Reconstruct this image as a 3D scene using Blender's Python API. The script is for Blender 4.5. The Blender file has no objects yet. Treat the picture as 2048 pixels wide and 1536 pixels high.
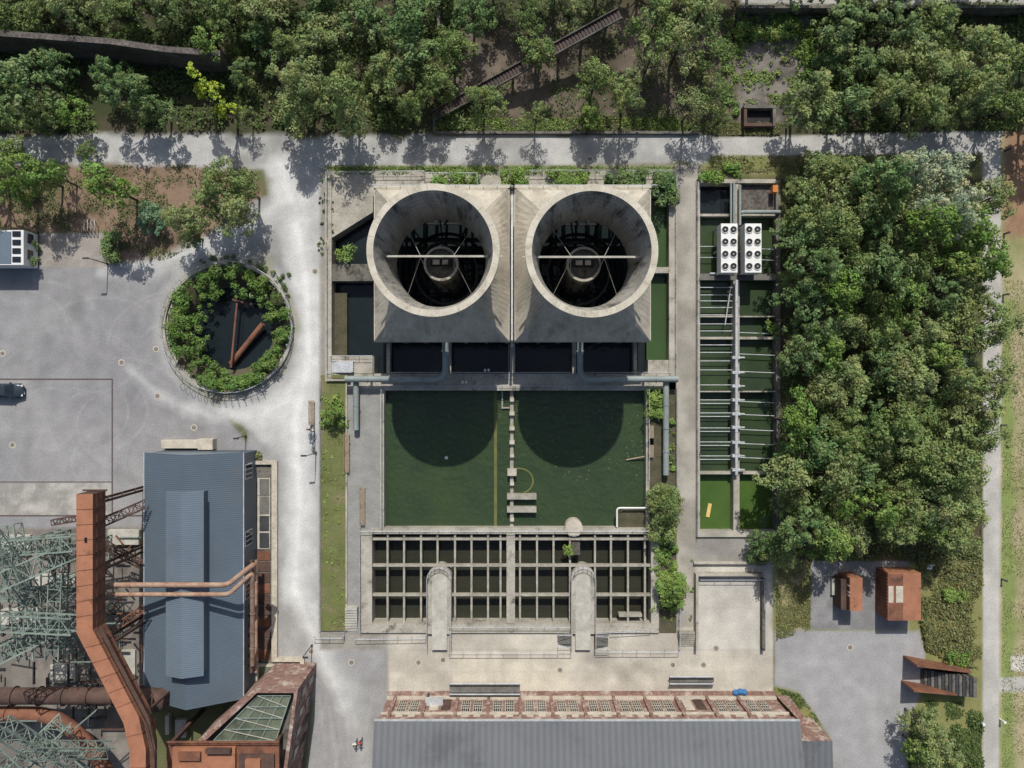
import bpy, math, random
import numpy as np
from mathutils import Vector, Matrix, geometry
random.seed(7); rng=np.random.default_rng(7)
H=92.0; S=16.0
def w(px,py,z=0.0):
    k=(1-z/H)/S
    return ((px-1024)*k,(768-py)*k,z)
def lin(v):
    v/=255.0
    return v/12.92 if v<=0.04045 else ((v+0.055)/1.055)**2.4
def C(r,g,b,k=0.93,ds=0.10):
    l=0.3*r+0.59*g+0.11*b; r,g,b=[x*(1-ds)+l*ds for x in (r,g,b)]
    return (lin(r)*k,lin(g)*k,lin(b)*k,1)
scene=bpy.context.scene
COL=scene.collection
# ------------------------------------------------------------- materials
MATS={}
def M(name,c,c2=None,scale=0.5,rough=0.85,bump=0.15,var=0.25,stain=None,sscale=0.15,sth=0.55,metallic=0.0,stripes=None,fscale=9.0,zs=1.0,spec=0.3,xs=1.0,swid=0.14):
    m=bpy.data.materials.new(name); m.use_nodes=True
    nt=m.node_tree; N=nt.nodes; L=nt.links
    bs=N['Principled BSDF']; bs.inputs['Roughness'].default_value=rough; bs.inputs['Metallic'].default_value=metallic
    bs.inputs['Specular IOR Level'].default_value=spec
    tc=N.new('ShaderNodeTexCoord'); mp=N.new('ShaderNodeMapping'); L.new(tc.outputs['Object'],mp.inputs[0]); mp.inputs['Scale'].default_value=(xs,1,zs)
    n1=N.new('ShaderNodeTexNoise'); n1.inputs['Scale'].default_value=scale; n1.inputs['Detail'].default_value=8; n1.inputs['Roughness'].default_value=0.65
    L.new(mp.outputs[0],n1.inputs['Vector'])
    def mix(a,b,f,blend='MIX'):
        x=N.new('ShaderNodeMix'); x.data_type='RGBA'; x.blend_type=blend
        for s,v in ((6,a),(7,b),(0,f)):
            if hasattr(v,'is_linked'): L.new(v,x.inputs[s])
            else: x.inputs[s].default_value=v
        return x.outputs[2]
    def ramp(src,a,b):
        r=N.new('ShaderNodeMapRange'); r.inputs[1].default_value=a; r.inputs[2].default_value=b; L.new(src,r.inputs[0]); return r.outputs[0]
    if c2 is None: c2=tuple(x*0.75 for x in c[:3])+(1,)
    col=mix(c,c2,ramp(n1.outputs[0],0.35,0.65))
    if stain is not None:
        n3=N.new('ShaderNodeTexNoise'); n3.inputs['Scale'].default_value=sscale; n3.inputs['Detail'].default_value=10; n3.inputs['Roughness'].default_value=0.7
        L.new(mp.outputs[0],n3.inputs['Vector'])
        col=mix(col,stain,ramp(n3.outputs[0],sth,sth+swid))
    n2=N.new('ShaderNodeTexNoise'); n2.inputs['Scale'].default_value=fscale; n2.inputs['Detail'].default_value=4
    L.new(tc.outputs['Object'],n2.inputs['Vector'])
    g=N.new('ShaderNodeMapRange'); g.inputs[1].default_value=0.3; g.inputs[2].default_value=0.7; g.inputs[3].default_value=1-var; g.inputs[4].default_value=1+var
    L.new(n2.outputs[0],g.inputs[0])
    hv=N.new('ShaderNodeCombineColor')
    for i in range(3): L.new(g.outputs[0],hv.inputs[i])
    col=mix(col,hv.outputs[0],1.0,'MULTIPLY')
    hsrc=n2.outputs[0]
    if stripes:
        ax,sc,amt=stripes
        wv=N.new('ShaderNodeTexWave'); wv.bands_direction=ax; wv.inputs['Scale'].default_value=sc; wv.inputs['Distortion'].default_value=0
        L.new(tc.outputs['Object'],wv.inputs['Vector'])
        g2=N.new('ShaderNodeMapRange'); g2.inputs[3].default_value=1-amt; g2.inputs[4].default_value=1+amt; L.new(wv.outputs['Fac'],g2.inputs[0])
        h2=N.new('ShaderNodeCombineColor')
        for i in range(3): L.new(g2.outputs[0],h2.inputs[i])
        col=mix(col,h2.outputs[0],1.0,'MULTIPLY')
    L.new(col,bs.inputs['Base Color'])
    if bump>0:
        b=N.new('ShaderNodeBump'); b.inputs['Strength'].default_value=bump; b.inputs['Distance'].default_value=0.1
        L.new(hsrc,b.inputs['Height']); L.new(b.outputs[0],bs.inputs['Normal'])
    MATS[name]=m; return m
conc=M('concrete',C(180,174,160),C(146,141,128),0.35,stain=C(88,82,72),sscale=0.5,sth=0.55)
concd=M('concrete_dark',C(120,116,106),C(90,87,80),0.5,stain=C(50,50,45),sscale=0.6,sth=0.5)
tconc=M('tower_concrete',C(192,184,166),C(162,154,138),0.5,stain=C(92,86,76),sscale=0.55,sth=0.53,zs=0.22,var=0.14,swid=.3)
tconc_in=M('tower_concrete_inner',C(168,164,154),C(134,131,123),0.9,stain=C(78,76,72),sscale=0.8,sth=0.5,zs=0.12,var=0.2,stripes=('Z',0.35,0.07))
rim=M('tower_rim',C(202,195,177),C(180,171,152),0.8,stain=C(134,125,108),sscale=0.9,sth=0.53,var=0.14,swid=.25)
darkc=M('shaded_concrete',C(50,50,48),C(34,34,34),0.8)  # near-black concrete: gloom inside the towers is put into the colour
cellc=M('cell_beam_concrete',C(172,167,152),C(136,131,118),0.9,var=0.25)
paleb=M('pale_beam',C(188,185,173),C(160,156,145),0.8,var=0.2)
rail_m=M('galvanised_rail',C(196,199,201),C(170,173,175),1,rough=0.5,bump=0,metallic=0.2)
pipe_g=M('green_grey_pipe',C(142,152,148),C(122,132,129),0.5,rough=0.5,bump=0.05,var=0.08,stain=C(100,104,98),sscale=0.8,sth=0.58)
steelg=M('green_steel',C(132,147,136),C(106,121,112),0.6,rough=0.6,stain=C(112,88,70),sscale=1.0,sth=0.58)
rust=M('rust',C(140,92,68),C(108,70,54),0.6,rough=0.8,stain=C(78,56,48),sscale=0.5,sth=0.55,var=0.2)
rusto=M('rust_orange',C(172,114,84),C(148,98,72),0.5,rough=0.8,stain=C(110,72,56),sscale=0.6,sth=0.56,var=0.12)
rustd=M('rust_dark',C(98,74,64),C(72,56,50),0.6,rough=0.8,var=0.25)
pipe_rp=M('rust_pale_pipe',C(168,142,120),C(142,104,84),1.2,rough=0.7,var=0.2)
roofb=M('blue_corrugated',C(92,106,118),C(84,97,108),0.12,rough=0.45,bump=0.03,var=0.06,stripes=('Y',1.3,0.22),stain=C(98,100,98),sscale=0.14,sth=0.58)
roofb2=M('blue_corrugated_monitor',C(104,118,130),C(96,109,121),0.15,rough=0.45,bump=0.03,var=0.05,stripes=('Y',1.3,0.18))
roofg=M('grey_seam_roof',C(104,107,110),C(95,98,102),0.1,rough=0.6,bump=0.03,var=0.08,stripes=('X',0.42,0.1),stain=C(86,89,92),sscale=0.2,sth=0.56)
brick=M('brick',C(146,114,102),C(118,88,78),1.5,var=0.3,fscale=5,stain=C(180,166,154),sscale=0.9,sth=0.5)
stone=M('pale_stone',C(198,189,171),C(168,160,144),1.0,var=0.18)
glass=M('window_glass',C(40,48,54),C(28,34,40),1.0,rough=0.1,bump=0,var=0.1,spec=0.6)
gglass=M('green_skylight',C(112,120,100),C(74,82,70),0.5,rough=0.25,bump=0,var=0.2)
white=M('white_paint',C(226,226,222),C(212,212,208),1,rough=0.5,bump=0,var=0.05)
black=M('black_rubber',C(28,28,30),C(22,22,24),1,bump=0,var=0.05)
darkm=M('dark_metal',C(70,72,74),C(55,57,60),1,rough=0.5,bump=0)
grass=M('grass_top',C(112,118,66),C(90,98,52),0.8,bump=0.6,var=0.35,stain=C(126,118,84),sscale=0.4,sth=0.5)
gravel=M('gravel',C(150,149,144),C(132,131,126),0.6,var=0.2,bump=0.4)
soil=M('soil',C(92,84,66),C(70,72,50),0.8,var=0.3,bump=0.5)
stonew=M('rubble_wall',C(104,97,91),C(76,71,67),0.9,var=0.4,fscale=3,bump=0.8)
wood=M('wood',C(168,152,128),C(140,124,102),2,var=0.2)
plank=M('yellow_plank',C(220,190,110),C(200,170,95),2,var=0.1)
grate=M('grating',C(120,118,112),C(95,93,88),0.8,stripes=('X',3.2,0.3),var=0.15)
carp=M('car_paint',C(62,74,84),C(58,70,80),1,rough=0.25,bump=0,var=0.02,metallic=0.4,spec=0.5)
bark=M('bark',C(92,86,76),C(62,56,48),2,var=0.3)
red=M('red_cloth',C(190,40,40),C(170,35,35),2,bump=0); bluec=M('blue_plastic',C(60,120,170),C(50,100,150),2,bump=0)
skin=M('skin',C(205,160,130),C(195,150,120),2,bump=0,var=0.03); hair=M('hair',C(60,45,35),C(45,34,28),5,bump=0)
denim=M('denim',C(60,70,95),C(50,58,80),2,bump=0)

def water_mat(name,c,c2,rip=0.15,algae=None,ath=0.62,sss=0.0):
    m=M(name,c,c2,0.06,rough=0.06,bump=0,var=0.05,stain=algae,sscale=0.07,sth=ath,spec=0.5,swid=.3)
    nt=m.node_tree;N=nt.nodes;L=nt.links;bs=N['Principled BSDF']; bs.inputs['IOR'].default_value=1.33
    if sss:
        bs.inputs['Subsurface Weight'].default_value=sss; bs.inputs['Subsurface Radius'].default_value=(.4,.9,.7); bs.inputs['Subsurface Scale'].default_value=1.1
    tc=N.new('ShaderNodeTexCoord'); n=N.new('ShaderNodeTexNoise'); n.inputs['Scale'].default_value=1.5; n.inputs['Detail'].default_value=4
    L.new(tc.outputs['Object'],n.inputs['Vector'])
    b=N.new('ShaderNodeBump'); b.inputs['Strength'].default_value=rip; b.inputs['Distance'].default_value=0.2
    L.new(n.outputs[0],b.inputs['Height']); L.new(b.outputs[0],bs.inputs['Normal'])
    return m
w_pool=water_mat('pool_water',C(62,80,52),C(52,70,50),0.8,C(72,90,50),0.45,0.75)
w_dark=water_mat('dark_water',C(38,46,46),C(28,36,40),0.15)
w_green=water_mat('algae_water',C(66,90,50),C(54,76,44),0.15)
w_mid=water_mat('basin_water',C(58,74,48),C(46,60,44),0.15,C(72,88,50),0.48)
w_olive=water_mat('olive_water',C(56,56,44),C(44,46,38),0.2)
w_bright=water_mat('bright_algae_water',C(82,108,44),C(60,88,38),0.1,C(50,76,36),.5)

def leafmat(name,c,c2,trans=0.38):
    m=bpy.data.materials.new(name); m.use_nodes=True; nt=m.node_tree;N=nt.nodes;L=nt.links
    bs=N['Principled BSDF']; out=N['Material Output']; bs.inputs['Roughness'].default_value=0.5; bs.inputs['Specular IOR Level'].default_value=0.3
    at=N.new('ShaderNodeAttribute'); at.attribute_name='Col'
    oi=N.new('ShaderNodeObjectInfo')
    mx=N.new('ShaderNodeMix'); mx.data_type='RGBA'; mx.inputs[6].default_value=c; mx.inputs[7].default_value=c2; L.new(oi.outputs['Random'],mx.inputs[0])
    mm=N.new('ShaderNodeMix'); mm.data_type='RGBA'; mm.blend_type='MULTIPLY'; mm.inputs[0].default_value=1; L.new(mx.outputs[2],mm.inputs[6]); L.new(at.outputs['Color'],mm.inputs[7])
    L.new(mm.outputs[2],bs.inputs['Base Color'])
    tr=N.new('ShaderNodeBsdfTranslucent'); L.new(mm.outputs[2],tr.inputs['Color'])
    ms=N.new('ShaderNodeMixShader'); ms.inputs[0].default_value=trans; L.new(bs.outputs[0],ms.inputs[1]); L.new(tr.outputs[0],ms.inputs[2]); L.new(ms.outputs[0],out.inputs['Surface'])
    return m
lf=leafmat('foliage',(0.19,0.275,0.085,1),(0.30,0.365,0.15,1))
lf_dark=leafmat('foliage_dark',(0.14,0.24,0.082,1),(0.21,0.30,0.115,1))
lf_br=leafmat('foliage_bright',(0.19,0.32,0.07,1),(0.26,0.375,0.10,1))
lf_pond=leafmat('foliage_pond',(0.15,0.26,0.06,1),(0.15,0.26,0.06,1))
lf_pale=leafmat('foliage_pale',(0.40,0.47,0.30,1),(0.42,0.49,0.33,1))
lf_teal=leafmat('foliage_teal',(0.18,0.31,0.17,1),(0.19,0.32,0.18,1))
lf_yel=leafmat('foliage_yellow',(0.38,0.50,0.06,1),(0.38,0.50,0.06,1))
lf_und=leafmat('undergrowth_leaf',(0.12,0.185,0.058,1),(0.12,0.185,0.058,1))
lf_gr=leafmat('grass_blade',(0.22,0.25,0.10,1),(0.22,0.25,0.10,1))

# ------------------------------------------------------------- builder
class B:
    def __init__(s,name): s.n=name; s.v=[]; s.f=[]; s.mi=[]; s.sm=[]; s.m=[]
    def mid(s,m):
        if m not in s.m: s.m.append(m)
        return s.m.index(m)
    def add(s,vs,fs,m,smooth=False):
        o=len(s.v); s.v+= [tuple(x) for x in vs]; k=s.mid(m)
        for f in fs: s.f.append([i+o for i in f]); s.mi.append(k); s.sm.append(smooth)
    def box(s,x0,y0,x1,y1,z0,z1,m):
        if x0>x1:x0,x1=x1,x0
        if y0>y1:y0,y1=y1,y0
        s.add([(x0,y0,z0),(x1,y0,z0),(x1,y1,z0),(x0,y1,z0),(x0,y0,z1),(x1,y0,z1),(x1,y1,z1),(x0,y1,z1)],
              [(3,2,1,0),(4,5,6,7),(0,1,5,4),(1,2,6,5),(2,3,7,6),(3,0,4,7)],m)
    def pb(s,px0,py0,px1,py1,z0,z1,m):
        a=w(px0,py0,z1); b=w(px1,py1,z1); s.box(a[0],a[1],b[0],b[1],z0,z1,m)
    def prism(s,pts,z0,z1,m,mtop=None):
        n=len(pts)
        area=sum(pts[i][0]*pts[(i+1)%n][1]-pts[(i+1)%n][0]*pts[i][1] for i in range(n))
        if area<0: pts=pts[::-1]
        vs=[(p[0],p[1],z0) for p in pts]+[(p[0],p[1],z1) for p in pts]
        s.add(vs,[(i,(i+1)%n,n+(i+1)%n,n+i) for i in range(n)]+[tuple(range(n-1,-1,-1))],m)
        s.add([(p[0],p[1],z1) for p in pts],[tuple(range(n))],mtop or m)
    def pp(s,pts,z0,z1,m,mtop=None): s.prism([w(p[0],p[1],z1)[:2] for p in pts],z0,z1,m,mtop)
    def beam(s,p,q,wd,h,m):
        p=Vector(p);q=Vector(q);d=q-p
        if d.length<1e-5:return
        d.normalize(); up=Vector((0,0,1)) if abs(d.z)<0.95 else Vector((0,1,0))
        a=d.cross(up).normalized()*wd/2; b=a.cross(d).normalized()*h/2
        vs=[p-a-b,p+a-b,p+a+b,p-a+b,q-a-b,q+a-b,q+a+b,q-a+b]
        s.add(vs,[(0,1,2,3),(7,6,5,4),(0,4,5,1),(1,5,6,2),(2,6,7,3),(3,7,4,0)],m)
    def sweep(s,pts,r,m,seg=10,smooth=True):
        P=[Vector(p) for p in pts]; n=len(P)
        R=r if isinstance(r,(list,tuple)) else [r]*n
        t=[(P[min(i+1,n-1)]-P[max(i-1,0)]).normalized() for i in range(n)]
        a=t[0].orthogonal().normalized(); vs=[];fs=[]
        for i in range(n):
            a=(a-t[i]*a.dot(t[i])).normalized(); b=t[i].cross(a)
            for k in range(seg):
                an=2*math.pi*k/seg; vs.append(P[i]+(a*math.cos(an)+b*math.sin(an))*R[i])
        for i in range(n-1):
            for k in range(seg):
                fs.append((i*seg+k,i*seg+(k+1)%seg,(i+1)*seg+(k+1)%seg,(i+1)*seg+k))
        s.add(vs,fs,m,smooth)
        s.add(vs[:seg],[tuple(range(seg-1,-1,-1))],m); s.add(vs[-seg:],[tuple(range(seg))],m)
    def lathe(s,cx,cy,prof,m,N=64,smooth=True,close=False):
        vs=[];fs=[];n=len(prof)
        for (r,z) in prof:
            for k in range(N):
                an=2*math.pi*k/N; vs.append((cx+r*math.cos(an),cy+r*math.sin(an),z))
        rg=range(n) if close else range(n-1)
        for i in rg:
            j=(i+1)%n
            for k in range(N): fs.append((i*N+k,i*N+(k+1)%N,j*N+(k+1)%N,j*N+k))
        s.add(vs,fs,m,smooth)
    def done(s,bevel=0):
        me=bpy.data.meshes.new(s.n); me.from_pydata(s.v,[],s.f)
        for m in s.m: me.materials.append(m)
        me.polygons.foreach_set('material_index',s.mi); me.polygons.foreach_set('use_smooth',s.sm); me.update()
        ob=bpy.data.objects.new(s.n,me); COL.objects.link(ob)
        if bevel:
            bv=ob.modifiers.new('bevel','BEVEL'); bv.width=bevel; bv.segments=1; bv.limit_method='ANGLE'
        return ob
def fillet(pts,rad,n=6):
    P=[Vector(p) for p in pts]; out=[P[0]]
    for i in range(1,len(P)-1):
        a=P[i-1]-P[i]; b=P[i+1]-P[i]; ra=min(rad,a.length*.45,b.length*.45)
        p0=P[i]+a.normalized()*ra; p1=P[i]+b.normalized()*ra
        for k in range(n+1):
            t=k/n; out.append(p0*(1-t)**2+P[i]*2*t*(1-t)+p1*t*t)
    out.append(P[-1]); return out

# ------------------------------------------------------------- foliage helpers
def leaves(cent,nor,size,asp=0.6):
    N=len(cent); r=rng.normal(size=(N,3)); t=np.cross(nor,r); t/=np.linalg.norm(t,axis=1)[:,None]+1e-9
    b=np.cross(nor,t); b/=np.linalg.norm(b,axis=1)[:,None]+1e-9
    s=size[:,None]
    v=np.stack([cent-t*s,cent-b*s*asp,cent+t*s,cent+b*s*asp],1).reshape(-1,3)
    return v
def leafmesh(name,v,cols,mat,extra=None):
    N=len(v)//4; me=bpy.data.meshes.new(name)
    ev,ef,em=([],[],None) if extra is None else extra
    ne=len(ev)
    faces=(np.arange(4*N).reshape(-1,4)+ne).tolist()
    me.from_pydata(list(ev)+v.tolist(),[],list(ef)+faces)
    me.materials.append(mat)
    mi=np.zeros(len(ef)+N,dtype=np.int32)
    if em is not None: me.materials.append(em); mi[:len(ef)]=1
    me.polygons.foreach_set('material_index',mi)
    a=me.attributes.new('Col','FLOAT_COLOR','POINT')
    cc=np.ones((ne+4*N,4),dtype=np.float32); cc[ne:,:3]=np.repeat(cols,4,axis=0); a.data.foreach_set('color',cc.ravel())
    me.update(); return me
def clumpleaves(cl,per,ls):
    cs=[];ns=[];ss=[];co=[]
    for (x,y,z,r) in cl:
        k=max(8,int(per*r*r)); d=rng.normal(size=(k,3)); d/=np.linalg.norm(d,axis=1)[:,None]
        rad=r*(0.55+0.5*rng.random(k))[:,None]
        d2=d.copy(); d2[:,2]=d2[:,2]*0.8
        cs.append(np.array([x,y,z])+d2*rad)
        nn=d*0.65+rng.normal(size=(k,3))*0.35+np.array([0,0.3,0.7]); nn/=np.linalg.norm(nn,axis=1)[:,None]
        ns.append(nn); ss.append(ls*(0.6+0.8*rng.random(k)))
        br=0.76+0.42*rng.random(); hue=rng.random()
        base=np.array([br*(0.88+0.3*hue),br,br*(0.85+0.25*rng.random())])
        up=(0.85+0.25*np.clip(d[:,2],-0.5,1))[:,None]  # top light painted in: leaves brighten towards the top of each clump
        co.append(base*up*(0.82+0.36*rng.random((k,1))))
    return leaves(np.concatenate(cs),np.concatenate(ns),np.concatenate(ss)),np.concatenate(co)
def make_tree(name,seed,mat,h=9.0,R=3.4,nl=7,per=150,ls=0.15,zc=0.6,zr=0.36,sub=9):
    global rng
    rng=np.random.default_rng(seed); rd=random.Random(seed)
    b=B('t'); cl=[]; lobes=[]
    for i in range(nl):
        an=2*math.pi*(i+rd.uniform(-.35,.35))/nl; rr=R*rd.uniform(0.35,0.74); z=h*rd.uniform(zc-zr*0.6,zc+zr*0.35)
        lobes.append((rr*math.cos(an),rr*math.sin(an),z,R*rd.uniform(0.26,0.44)))
    lobes.append((rd.uniform(-.3,.3),rd.uniform(-.3,.3),h*(zc+zr*0.7),R*0.40)); lobes.append((rd.uniform(-.8,.8),rd.uniform(-.8,.8),h*(zc+zr*0.2),R*0.46))
    for (x,y,z,r) in lobes:
        for k in range(sub):
            d=rng.normal(size=3); d/=np.linalg.norm(d); d[2]=abs(d[2])*1.1-0.35
            q=r*(0.5+0.65*rd.random())
            cl.append((x+d[0]*q,y+d[1]*q,z+d[2]*q*1.1,r*rd.uniform(0.26,0.5)))
    th=h*(zc+zr*0.3)
    b.sweep([(0,0,-0.2),(0.05,0.03,h*0.25),(rd.uniform(-.2,.2),rd.uniform(-.2,.2),h*0.5),(0,0,th)],[0.2,0.16,0.11,0.04],bark,6)
    for (x,y,z,r) in lobes:
        z0=h*rd.uniform(0.22,0.45); b.sweep([(0,0,z0),(x*0.5,y*0.5,z0+(z-z0)*0.6),(x,y,z)],[0.09,0.06,0.02],bark,5)
        for k in range(3):
            b.sweep([(x*0.6,y*0.6,z0+(z-z0)*0.7),(x+rd.uniform(-1,1)*r,y+rd.uniform(-1,1)*r,z+rd.uniform(-.3,.8)*r)],[0.04,0.012],bark,4)
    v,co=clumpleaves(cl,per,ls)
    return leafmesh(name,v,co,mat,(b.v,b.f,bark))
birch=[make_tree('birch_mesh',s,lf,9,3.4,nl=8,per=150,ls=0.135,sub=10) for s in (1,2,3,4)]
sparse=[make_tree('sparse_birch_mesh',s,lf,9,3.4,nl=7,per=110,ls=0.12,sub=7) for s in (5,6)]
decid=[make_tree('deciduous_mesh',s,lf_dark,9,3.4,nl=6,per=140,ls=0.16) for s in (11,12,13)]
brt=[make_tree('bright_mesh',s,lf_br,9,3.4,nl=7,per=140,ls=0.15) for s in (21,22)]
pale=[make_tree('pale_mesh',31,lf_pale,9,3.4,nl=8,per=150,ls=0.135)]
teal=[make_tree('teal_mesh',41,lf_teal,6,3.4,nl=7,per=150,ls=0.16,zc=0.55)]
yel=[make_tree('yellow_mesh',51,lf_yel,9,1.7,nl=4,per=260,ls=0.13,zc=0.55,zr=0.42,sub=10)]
random.seed(99)
def tree(px,py,rpx,kind='b',hs=1.0):
    lst,nm={'b':(birch,'birch_tree'),'s':(sparse,'birch_tree'),'d':(decid,'deciduous_tree'),'g':(brt,'maple_tree'),'p':(pale,'willow_tree'),'t':(teal,'blue_green_tree'),'y':(yel,'yellow_green_tree')}[kind]
    s=rpx/S*0.94/3.4; zc=5.6*s*hs
    if kind=='y': s*=1.9; zc=5
    x,y,_=w(px,py,zc)
    ob=bpy.data.objects.new(nm,random.choice(lst)); COL.objects.link(ob)
    ob.location=(x,y,0); ob.rotation_euler=(0,0,random.uniform(0,6.28)); ob.scale=(s,s*random.uniform(.85,1.15),s*hs)
    if kind=='y': ob.scale=(s*.8,s*1.1,1.0); ob.rotation_euler=(0,0,.8)
    return ob

# ------------------------------------------------------------- ground
G0x,G0y,G1x,G1y=-280,-280,2328,1816; st=4
xs=np.arange(G0x,G1x+1,st); ys=np.arange(G0y,G1y+1,st)
PX,PY=np.meshgrid(xs,ys); shp=PX.shape
def vnoise(scale,seed,oct=4):
    r=np.random.default_rng(seed); out=np.zeros(shp); amp=1;tot=0
    for o in range(oct):
        sc=scale/2**o; gx=(PX-G0x)/sc; gy=(PY-G0y)/sc
        g=r.random((int(gy.max())+3,int(gx.max())+3)); ix=gx.astype(int);iy=gy.astype(int);fx=gx-ix;fy=gy-iy
        fx=fx*fx*(3-2*fx);fy=fy*fy*(3-2*fy)
        out+=amp*((g[iy,ix]*(1-fx)+g[iy,ix+1]*fx)*(1-fy)+(g[iy+1,ix]*(1-fx)+g[iy+1,ix+1]*fx)*fy); tot+=amp; amp*=.55
    return out/tot
n_a=vnoise(70,1); n_b=vnoise(40,2); n_c=vnoise(250,3); n_d=vnoise(24,5)
def sdpoly(pts):
    d=np.full(shp,1e9); inside=np.zeros(shp,bool); n=len(pts)
    for i in range(n):
        x0,y0=pts[i]; x1,y1=pts[(i+1)%n]; ex,ey=x1-x0,y1-y0
        t=np.clip(((PX-x0)*ex+(PY-y0)*ey)/(ex*ex+ey*ey+1e-9),0,1)
        d=np.minimum(d,np.hypot(PX-x0-t*ex,PY-y0-t*ey))
        if y0!=y1:
            c=((y0>PY)!=(y1>PY))&(PX<(x1-x0)*(PY-y0)/(y1-y0)+x0); inside^=c
    return np.where(inside,-d,d)
def sdline(pts,wds):
    d=np.full(shp,1e9)
    for i in range(len(pts)-1):
        x0,y0=pts[i]; x1,y1=pts[i+1]; ex,ey=x1-x0,y1-y0
        t=np.clip(((PX-x0)*ex+(PY-y0)*ey)/(ex*ex+ey*ey+1e-9),0,1)
        d=np.minimum(d,np.hypot(PX-x0-t*ex,PY-y0-t*ey)-(wds[i]*(1-t)+wds[i+1]*t))
    return d
col=np.zeros(shp+(3,)); col[:]=C(100,102,66)[:3]
def paint(sd,c,soft=3,jit=0,op=1.0,c2=None,nz=None):
    a=np.clip(0.5-(sd+(n_b-0.5)*jit*2)/(2*soft),0,1)*op
    cc=np.array(C(*c)[:3])
    if c2 is not None:
        t=np.clip(((nz if nz is not None else n_a)-0.38)/0.24,0,1)[...,None]; cc=cc*(1-t)+np.array(C(*c2)[:3])*t
    col[:]=col*(1-a[...,None])+cc*a[...,None]
R4=lambda a,b,c,d:[(a,b),(c,b),(c,d),(a,d)]
paint(sdpoly(R4(-300,-300,2400,276)),(80,74,56),4,10,1,(62,70,42))
paint(sdpoly([(930,40),(1480,40),(1480,235),(1000,240),(900,200)]),(112,100,88),15,20,1,(84,76,62))
paint(sdpoly(R4(1476,30,1622,246)),(126,120,113),4,6,1,(92,88,82),n_d)
paint(sdpoly(R4(1480,-20,2400,8)),(168,166,160),3,2)
paint(sdpoly(R4(1395,306,1975,1140)),(92,94,58),6,8,1,(82,72,54))
paint(sdpoly(R4(1395,310,1975,352)),(122,126,74),6,8,1,(134,122,92),n_d)
paint(sdpoly([(-300,330),(420,325),(520,370),(528,430),(440,480),(320,530),(232,528),(232,465),(-300,465)]),(140,116,96),4,8,1,(112,94,74),n_d)
paint(sdpoly(R4(-300,325,130,400)),(110,104,74),8,10,.8)
apron=[(470,420),(560,380),(640,420),(640,1262),(640,1400),(600,1400),(560,1330),(495,1330),(495,860),(330,640),(340,540)]
paint(sdpoly(apron),(156,155,152),4,3,1,(147,146,144),n_c)
lot=[(-300,533),(340,528),(330,640),(360,760),(450,830),(505,900),(505,1030),(290,1062),(-300,1062)]
paint(sdpoly(lot),(147,146,146),3,2,1,(136,135,136),n_c)
paint(sdpoly(R4(78,466,208,535)),(158,150,141),2,1,1,(140,133,126),n_d)
paint(sdpoly(R4(-300,966,222,1032)),(176,172,164),2,1,1,(142,139,133),n_d)
paint(sdpoly(R4(-300,1056,290,1700)),(126,120,112),4,4,1,(98,92,86))
paint(sdpoly(R4(60,1060,290,1540)),(144,136,126),8,10,.7,(104,97,91),n_d)
paint(sdpoly([(620,1262),(778,1262),(778,1400),(750,1700),(600,1700),(625,1400)]),(151,150,148),6,3,1,(138,137,136),n_c)
road=(178,177,173)
paint(sdline([(-300,302),(0,298),(300,300),(640,308),(1100,300),(1400,296)],[26,26,30,36,32,26]),road,5,12,1,(152,151,147),n_a)
paint(sdpoly([(1395,276),(1990,262),(2010,262),(2010,302),(1990,306),(1395,312)]),(182,180,175),2,1,1,(166,164,160),n_a)
dust=(220,220,216)
paint(sdpoly([(530,330),(655,330),(648,400),(645,620),(640,900),(636,1262),(640,1290),(620,1262),(565,1180),(560,920),(505,860),(420,815),(520,800),(585,740),(588,620),(565,500),(545,430)]),(180,180,177),6,6,1,(166,166,163),n_a)
paint(sdline([(560,330),(590,420),(612,560),(618,720),(590,850),(600,1000),(590,1180),(640,1300),(690,1420)],[18,14,14,14,18,15,15,10,4]),dust,16,18,.85)
paint(sdline([(590,790),(520,830),(430,835),(330,800),(260,740)],[16,12,6,3,1]),dust,16,12,.65)
paint(sdline([(580,420),(500,460),(420,500),(300,540),(200,550)],[14,26,24,16,4]),(174,174,171),10,8,.8)
paint(sdline([(560,400),(470,470),(330,520),(200,540)],[6,8,6,2]),dust,10,8,.45)
paint(sdline([(630,1240),(700,1380),(725,1540)],[12,14,14]),(190,190,186),20,10,.6)
for off in (-14,10):
    paint(sdline([(560+off,330),(590+off,420),(612+off,560),(618+off,720),(590+off,850),(600+off,1000),(590+off,1180),(640+off,1300),(690+off,1420)],[2]*9),(188,187,183),5,5,.5)
for k in range(44):
    x=random.uniform(20,440); y=random.uniform(560,950); r=random.uniform(40,170); a0=random.uniform(0,6)
    pts=[(x+r*math.cos(a0+t*.25),y+r*.7*math.sin(a0+t*.25)) for t in range(7)]
    paint(sdline(pts,[0.5]*7),(176,175,173) if k%3 else (116,116,116),3,1,.4)
for k in range(12):
    x=random.uniform(620,760); y=random.uniform(1300,1500); paint(sdline([(x,y),(x+random.uniform(-20,20),y+random.uniform(60,160))],[1,1]),(180,180,177),4,1,.35)
for k in range(22):
    x=random.uniform(20,460); y=random.uniform(570,960); paint(np.hypot((PX-x),(PY-y)*.7)-random.uniform(3,14),(114,113,113),6,10,.35)
for k in range(12):
    x=random.uniform(1600,1800); y=random.uniform(1280,1500); paint(np.hypot((PX-x),(PY-y)*.7)-random.uniform(3,12),(122,121,121),6,10,.4)
dp=np.hypot(PX-457,PY-655)
paint(dp-150,(174,174,171),8,6,.6); paint(np.abs(dp-136)-4,(122,120,92),6,10,.6)
paint(np.hypot(PX-520,PY-530)-20,(124,124,84),16,14,.8)
paint(sdpoly(R4(640,330,1400,1300)),(155,150,140),2,1,1,(136,132,122),n_d)
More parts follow.
